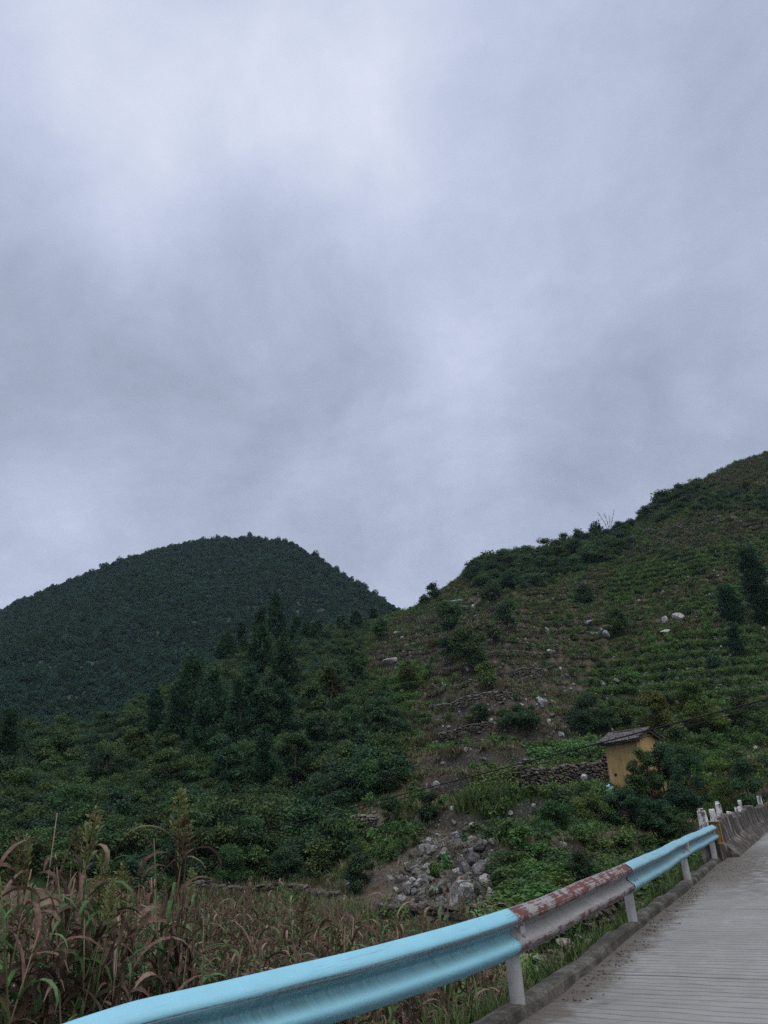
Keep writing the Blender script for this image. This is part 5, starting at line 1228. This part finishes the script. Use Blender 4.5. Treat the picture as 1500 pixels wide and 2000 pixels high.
# ------------------------------------------------------------------ the sorghum field
def ribbon_leaf(rng, b, az, L, W, up, droop, twist, t, seg=7):
    """one long arching leaf with a folded midrib"""
    o = np.array([cos(az), sin(az), 0]); P = [np.array(b, float)]; ang = up; side = np.array([-sin(az), cos(az), 0]); V = []
    for k in range(seg + 1):
        s = k / seg
        if k: 
            ang -= droop / seg * (.5 + 1.3 * s); P.append(P[-1] + (o * cos(ang) + np.array([0, 0, sin(ang)])) * L / seg)
        nrm = -o * sin(ang) + np.array([0, 0, cos(ang)]); w = W * min(1, .45 + s * 2.2) * (1 - s ** 2.6) * .5 + .0012
        tw = twist * s; sd_ = side * cos(tw) + nrm * sin(tw); c = P[-1]
        V += [c - sd_ * w + nrm * w * .35, c - nrm * w * .1, c + sd_ * w + nrm * w * .35]
    Q = []
    for k in range(seg):
        for j in (0, 1): a = k * 3 + j; Q.append((a, a + 1, a + 4, a + 3))
    return np.array(V), np.array(Q), np.full(len(Q), t)
def sorghum_parts(seed, H, nl, dry, L=(.45, .8), W=(.032, .06), head=None, upright=0.0, r=.009):
    rng = np.random.default_rng(seed); k = 6; z = np.linspace(-.1, H, k); ln = rng.normal(size=2) * .05
    P = np.stack([ln[0] * (z / H) ** 1.5 * H, ln[1] * (z / H) ** 1.5 * H, z], 1); mb = MB(); mb.tube(P, np.linspace(r, r * .45, k), 5, float(np.clip(.35 + rng.normal() * .15, 0, 1)) if dry > .5 else .72)
    LV = []; az = rng.random() * 6.28
    for i in range(nl):
        f = .10 + .90 * (i + rng.random() * .5) / (nl - .5); zz = H * min(f, .97); b = [np.interp(zz, z, P[:, 0]), np.interp(zz, z, P[:, 1]), zz]
        az += pi + rng.normal() * .45; isdry = rng.random() < dry
        if isdry: up = rng.uniform(.75, 1.45) + upright * .4; dr = rng.uniform(.9, 3.0) * (1 - .7 * upright); t = float(np.clip(rng.choice([.04, .1, .2, .30, .42]) + rng.normal() * .05, 0, .5)); tw = rng.normal() * 1.2
        else: up = rng.uniform(.75, 1.3); dr = rng.uniform(1.0, 2.8); t = float(np.clip(.84 + rng.normal() * .1, .62, 1)); tw = rng.normal() * .4
        LV.append(ribbon_leaf(rng, b, az, rng.uniform(*L) * (1 - .25 * f), rng.uniform(*W), up, dr, tw, t))
    if dry > .3:
        for i in range(int(3 * dry)):      # spent leaves hanging close to the stalk
            zz = H * rng.uniform(.2, .8); LV.append(ribbon_leaf(rng, [np.interp(zz, z, P[:, 0]), np.interp(zz, z, P[:, 1]), zz], rng.random() * 6.28, rng.uniform(.3, .5), rng.uniform(.02, .045), .6, 4.6, rng.normal() * 2, float(rng.uniform(.02, .35))))
    V, Q, T = merge(LV); parts = [('stalk', mb.mesh('stalk', [M['sorg']], True)), ('leaves', mesh_from('leaves', V, Q, None, [M['sorg']], T, True))]
    if head:
        hl = {'green': .26, 'brown': .24, 'loose': .34}[head]; n = 130 if head != 'loose' else 150; top = P[-1]; s = rng.random(n); ph = rng.random(n) * 6.28; wd = (.042 if head != 'loose' else .11) * np.sin(pi * np.clip(s * .85 + .12, 0, 1)); q = rng.random(n) ** .6
        X = top + np.stack([np.cos(ph) * wd * q, np.sin(ph) * wd * q, s * hl - .04 + wd * q * .4], 1); A = np.stack([np.cos(ph), np.sin(ph), .8 + 0 * s], 1) + rng.normal(size=(n, 3)) * .3
        Lh = rng.uniform(.022, .045, n); V, Q, T = leaves_mesh(X, rng.normal(size=(n, 3)), A, Lh, Lh * .42, np.clip({'green': .88, 'brown': .28, 'loose': .22}[head] + rng.normal(size=n) * .12, 0, 1))
        hm = MB(); hm.add(V, Q, None, T)
        for i in range(14): c = X[rng.integers(n)]; hm.tube([top + np.array([0, 0, max(0, c[2] - top[2] - .06)]), c], [.002, .001], 3, .5, False)
        hm.tube([top - np.array([0, 0, .05]), top + np.array([0, 0, hl])], [.004, .002], 4, .5, False)
        parts.append(('seed_head', hm.mesh('seed_head', [M['panicle']])))
    return parts
def plant_thing(parts, loc, rz, sc, label, group, tilt=(0, 0)):
    root = empty('sorghum_plant', loc, label, 'sorghum', group); root.rotation_euler = (tilt[0], tilt[1], rz); root.scale = (sc, sc, sc)
    for nm, me in parts: link(nm, me, root)
    return root
MAIZE = np.array([atz(*q, -1.6)[:2] for q in [(780, 2010), (800, 1960), (850, 1915), (960, 1900), (1030, 1935), (1040, 2010), (900, 2060)]])
def build_field():
    rng = np.random.default_rng(909)
    tall = {'dry': [sorghum_parts(100 + i, 1.75 + .12 * (i % 4), 16, .72, (.28, .58), (.017, .036), head=None) for i in range(5)], 'green': [sorghum_parts(120 + i, 1.75 + .12 * (i % 3), 14, .25, (.3, .58), W=(.02, .04), head=None) for i in range(3)],
            'bare': [sorghum_parts(150 + i, 2.1 + .12 * i, 2, 1.0, (.2, .35), (.015, .03), None, .5, .006) for i in range(3)],
            'brownhead': [sorghum_parts(130 + i, 1.9, 11, .7, (.35, .6), (.024, .044), head='brown') for i in range(2)], 'greenhead': [sorghum_parts(140 + i, 2.0, 10, .45, (.35, .6), (.026, .046), head='green') for i in range(2)]}
    short = {'dry': [sorghum_parts(160 + i, 1.05 + .16 * (i % 4), 10, .75, (.25, .48), (.018, .034), r=.008) for i in range(7)], 'green': [sorghum_parts(180 + i, 1.05 + .12 * (i % 3), 9, .3, (.3, .5), (.022, .042), r=.008) for i in range(5)],
             'head': [sorghum_parts(190 + i, 1.3, 7, .7, (.28, .45), (.02, .035), head='brown', r=.008) for i in range(2)]}
    LAB = {('tall', 'dry'): ('tall sorghum plant with withered purplish brown leaves at the left end of the field', 'tall withered sorghum plants'), ('tall', 'green'): ('tall sorghum plant still mostly green at the left end of the field', 'tall green sorghum plants'),
           ('tall', 'bare'): ('bare thin sorghum stalk almost stripped of leaves at the left end of the field', 'bare sorghum stalks'), ('tall', 'brownhead'): ('tall sorghum plant with a brown seed head at the left end of the field', 'tall brown-headed sorghum plants'), ('tall', 'greenhead'): ('tall sorghum plant with a green seed head at the left end of the field', 'tall green-headed sorghum plants'),
           ('short', 'dry'): ('knee to waist high withered sorghum plant in the field behind the guardrail', 'short withered sorghum plants'), ('short', 'green'): ('waist high sorghum plant with green leaves among the withered ones behind the guardrail', 'short green sorghum plants'), ('short', 'head'): ('short sorghum plant with a small brown seed head in the field behind the guardrail', 'short brown-headed sorghum plants')}
    # singled-out plants along the left front of the field
    special = [(204, 1722, 5.6, sorghum_parts(1, 2.3, 9, 1.0, (.35, .5), (.035, .05), None, .35), 'sorghum plant with stiff upright pinkish dry blades, right end of the tall group'), (206, 1655, 5.9, sorghum_parts(2, 2.55, 6, .4, head='green'), 'sorghum plant with a pale green plume above the pinkish blades'),
               (14, 1632, 5.2, sorghum_parts(3, 2.6, 7, .5, head='green'), 'sorghum plant with a pale green plume at the left picture edge'), (193, 1600, 6.8, sorghum_parts(4, 2.7, 6, .6, head='loose'), 'sorghum plant with a loose brown plume, tallest behind the tall group'),
               (68, 1668, 5.0, sorghum_parts(5, 2.3, 9, .95, (.4, .6), (.03, .048), None, .3), 'sorghum plant with one curled dry blade standing up near the left edge'), (95, 1700, 4.8, sorghum_parts(6, 2.2, 10, .25, (.4, .65), (.035, .05)), 'sorghum plant with broad fresh green blades near the left edge'),
               (222, 1785, 4.9, sorghum_parts(7, 2.0, 9, .9, (.5, .8), (.03, .045)), 'sorghum plant with long dark blades arching to the right, end of the tall group'), (345, 1792, 7.6, sorghum_parts(8, 1.7, 10, .2, (.35, .55), (.03, .045)), 'lone taller green sorghum plant in the low part of the field'),
               (366, 1690, 8.6, sorghum_parts(9, 2.3, 4, .5, (.3, .45), (.02, .04), 'green', 0, .008), 'thin tall sorghum stalk with a small green plume over the low crop'), (280, 1722, 7.4, sorghum_parts(10, 2.0, 5, 1.0, (.4, .6), (.03, .05), None, .5), 'thin sorghum plant with one curled dry tip, beside the tall group'),
               (250, 1715, 6.9, sorghum_parts(12, 2.1, 6, .9, (.3, .5), (.02, .04), 'loose'), 'sorghum plant with a feathery brown plume right of the tall group'), (530, 1768, 12.5, sorghum_parts(11, 1.7, 7, .9, (.3, .5), (.02, .04)), 'taller withered sorghum stalk in the middle of the low crop')]
    for i, (u, v, r, parts, lb) in enumerate(special):
        t = atr(u, v, r); z = terr1(t[0], t[1]); nominal = max(float(np.array([[vv.co.z for vv in me.vertices] for nm, me in parts][k]).max()) for k in range(len(parts)))
        plant_thing(parts, (t[0], t[1], z), rng.random() * 6.28, max(.3, (t[2] - z) / nominal), lb, None, (rng.normal() * .04, rng.normal() * .04))
    # the crop
    NC = 13000
    az = np.radians(rng.uniform(-33, 6, NC)); rr = np.sqrt(rng.uniform(3.6 ** 2, 26 ** 2, NC)); NX = 900; az[:NX] = np.radians(rng.uniform(-33, -15, NX)); rr[:NX] = np.sqrt(rng.uniform(4.0 ** 2, 9.5 ** 2, NX)); x = rr * np.sin(az); y = rr * np.cos(az); d = sdist(x, y)
    rb = np.interp(np.degrees(az), RB[:, 0], RB[:, 1]); azd = np.degrees(az)
    rmax = np.interp(azd, [-34, -24, -18, -12, -7, 0, 6], [30, 29, 25, 20, 16.5, 14.3, 12.5]) + rng.normal(size=NC) * .4
    keep = (d > .95) & (rr < rmax) & (rng.random(NC) < np.where(rr < 11, 1, .8)); keep &= ~((azd > -4) & (rr < 12) & (rng.random(NC) < .55))
    keep &= ~inpoly(x, y, MAIZE) & (np.hypot((x - 2.75) / 2.1, (y - 17.6) / 3.2) > 1)
    for (cx, cy, cr) in CLEAR: keep &= np.hypot(x - cx, y - cy) > min(cr, .5)
    x, y, rr, azd, d = x[keep], y[keep], rr[keep], azd[keep], d[keep]
    zg = terr(x, y)
    istall = (azd < -15.5 + (fbm(x, y, 3) - .5) * 5) & (rr < 9.5)
    kind = rng.random(len(x)); sc = rng.uniform(.82, 1.15, len(x))
    order = np.argsort(rr); count = 0; rest = []
    RT = np.array([(180, 2000), (270, 1965), (620, 1880), (995, 1780), (1100, 1740)], float)
    for i in order:
        hgt = (2.2 if istall[i] else 1.1) * sc[i]; q = RM.T @ (np.array([x[i], y[i], zg[i] + hgt]) - CAM); u = 750 + F * q[0] / -q[2]; v = 1000 - F * q[1] / -q[2]
        vis = -60 < u < 1000 and v < (2000 if u < 180 else np.interp(u, RT[:, 0], RT[:, 1])) - 4
        if not vis and rr[i] < 12 and u > 620: vis = True        # seen under the rail
        if istall[i]: kk = 'dry' if kind[i] < .47 else 'bare' if kind[i] < .60 else 'green' if kind[i] < .87 else 'brownhead' if kind[i] < .91 else 'greenhead'; fam = tall; fn = 'tall'
        else: kk = 'dry' if kind[i] < .55 else 'green' if kind[i] < .95 else 'head'; fam = short; fn = 'short'
        if vis and count < 285:
            lb, gp = LAB[(fn, kk)]; pr = fam[kk]; plant_thing(pr[int(rng.integers(len(pr)))], (x[i], y[i], zg[i]), rng.random() * 6.28, sc[i], lb, gp, (rng.normal() * .07, rng.normal() * .07)); count += 1
        else: rest.append(i)
    # what lies beyond the nearest three hundred is one mass
    def whole(parts):
        vs, qs, ts, n = [], [], [], 0
        out = MB()
        for nm, me in parts:
            V = np.zeros(len(me.vertices) * 3); me.vertices.foreach_get('co', V); a = np.zeros(len(me.polygons)); me.attributes['tint'].data.foreach_get('value', a)
            pq = [list(p.vertices) for p in me.polygons]; q4 = [p for p in pq if len(p) == 4]; t4 = a[[k for k, p in enumerate(pq) if len(p) == 4]]
            out.add(V.reshape(-1, 3), q4, None, t4)
        return out.mesh('crop_kind', [M['sorg']])
    pr = [whole(p) for p in short['dry'] + short['green'] + short['head'][:1]]; rest = np.array(rest); s = sc[rest]
    scatter('sorghum_crop', ('dense withered sorghum crop filling the far part of the field', 'crop'), np.stack([x[rest], y[rest], zg[rest]], 1), np.stack([s, s, s * rng.uniform(.8, 1.2, len(s))], 1), pr, rng, .10)
    # dead stems and grass under the crop, green margin grass, young maize under the rail
    gp = []
    for i in range(4): V, Q, T = blades(np.random.default_rng(700 + i), 40, .5, .6, .018, .7, .2); gp.append(mesh_from('tuft_kind', V, Q, None, [M['browngrass'] if i < 3 else M['grass']], T))
    n = 9000; az = np.radians(rng.uniform(-34, 10, n)); r = np.sqrt(rng.uniform(3.5 ** 2, 46 ** 2, n)); gx, gy = r * np.sin(az), r * np.cos(az); m = (sdist(gx, gy) > .35) & (r < np.interp(np.degrees(az), RB[:, 0], RB[:, 1]) + 2) & ~inpoly(gx, gy, A_SLIP) & ~inpoly(gx, gy, MAIZE); gx, gy = gx[m], gy[m]; s = rng.uniform(.7, 1.5, len(gx)) * np.where(np.degrees(np.arctan2(gx, gy)) > -4, .5, 1)
    scatter('field_grass', ('withered grass between the sorghum stalks', 'grass'), on_ground(gx, gy), np.stack([s, s, s], 1), gp, rng)
    gg = []
    for i in range(4): V, Q, T = blades(np.random.default_rng(720 + i), 50, .42, .7, .014, .7, .14); gg.append(mesh_from('verge_kind', V, Q, None, [M['grass']], T))
    X = []
    n = 1500; t = rng.random(n); k = np.clip((t * len(RL)).astype(int), 0, len(RL) - 1); off = .34 + .9 * rng.random(n) ** 2; mm = (RS[k] - RS[_o] > -7) & (RS[k] - RS[_o] < 14)
    Pn = RL.copy(); Tn = unit(np.gradient(RL, axis=0)); Nn = np.stack([-Tn[:, 1], Tn[:, 0]], 1); q = RL[k] + Nn[k] * off[:, None]; q = q[mm]; X.append(q)
    A = area([(0, 1745), (200, 1748), (400, 1745), (560, 1738), (660, 1745), (660, 1690), (400, 1705), (0, 1690)]); gx, gy = spread_in(rng, A, 3.0, 9000); X.append(np.stack([gx, gy], 1))
    A = area([(660, 1800), (820, 1815), (1000, 1815), (1000, 1845), (800, 1850), (640, 1830)]); gx, gy = spread_in(rng, A, 5, 3000); X.append(np.stack([gx, gy], 1))
    q = np.vstack(X); m = away(q[:, 0], q[:, 1], CLEAR, .2) & (sdist(q[:, 0], q[:, 1]) > .3); q = q[m]; s = rng.uniform(.4, 1.0, len(q))
    scatter('verge_grass', ('green grass on the roadside bank and round the field edges', 'grass'), on_ground(q[:, 0], q[:, 1]), np.stack([s, s, s], 1), gg, rng)
    mz = [whole(sorghum_parts(800 + i, .55, 6, 0, (.35, .55), (.028, .045), None, 0, .008)) for i in range(4)]
    for me in mz: me.materials.clear(); me.materials.append(M['maize'])
    gx, gy = spread_in(rng, MAIZE, 34, 2200); m = sdist(gx, gy) > .9; gx, gy = gx[m], gy[m]; s = rng.uniform(.9, 1.6, len(gx))
    scatter('young_maize', ('bed of fresh green young maize seen under the blue rail', 'maize'), on_ground(gx, gy), np.stack([s, s, s], 1), mz, rng)
    A = area([(885, 1600), (925, 1565), (1000, 1562), (1005, 1590), (960, 1605)]); gx, gy = spread_in(rng, A, 6, 900); s = rng.uniform(1.6, 2.6, len(gx))
    scatter('tall_grass', ('bright tall grass in front of the vine covered terrace wall', 'grass'), on_ground(gx, gy), np.stack([s, s, s * 1.3], 1), gg, rng)
build_field()

# ------------------------------------------------------------------ mud clods and leaf litter washed on to the road edge
def road_dirt():
    rng = np.random.default_rng(31); pr = []
    for i in range(4):
        me = rock_mesh(np.random.default_rng(80 + i), 2, 8, .1, (1, .85, .5)); me.materials.append(M['clod']); pr.append(me)
    n = 2600; s = rng.random(n); k = np.argmin(np.abs(RS - (RS[_o] - 1.5))) + (rng.random(n) ** .8 * 62).astype(int); ss = RS[k] - RS[_o]
    off = .13 + np.abs(rng.normal(size=n)) * np.interp(ss, [0, 8, 11, 13.5], [.10, .14, .55, .75])
    T_ = unit(np.gradient(RL, axis=0)); q = RL[k] + np.stack([T_[:, 1], -T_[:, 0]], 1)[k] * off[:, None] + rng.normal(size=(n, 2)) * .05; m = sdist(q[:, 0], q[:, 1]) < -.11; q = q[m]
    cl = fbm(q[:, 0] * 1.7, q[:, 1] * 1.7, 5); q = q[cl > .47]; sz = .003 + .014 * rng.random(len(q)) ** 4
    scatter('road_dirt', ('crumbs of mud and gravel along the kerb and by the last post', 'dirt'), np.stack([q[:, 0], q[:, 1], np.full(len(q), .008)], 1), np.stack([sz, sz, sz], 1), pr, rng, .3)
M['clod'] = simple_mat('dried_mud', (.05, .04, .03), (.13, .11, .085), .95, 20)
road_dirt()

# ------------------------------------------------------------------ the damp air between here and the far hill
def haze():
    mb = MB(); mb.box((0, 0, 165), (1100, 1100, 225)); m = bpy.data.materials.new('damp_air'); m.use_nodes = True; t = NT(m.node_tree)
    v = t.node('ShaderNodeVolumePrincipled'); v.inputs['Color'].default_value = (.70, .86, 1.0, 1); v.inputs['Density'].default_value = HAZE; v.inputs['Anisotropy'].default_value = 0.0
    o = t.node('ShaderNodeOutputMaterial'); t.link(v.outputs[0], o.inputs['Volume'])
    tag(link('haze', mb.mesh('haze', [m])), kind='stuff')
HAZE = 0.00012
haze()
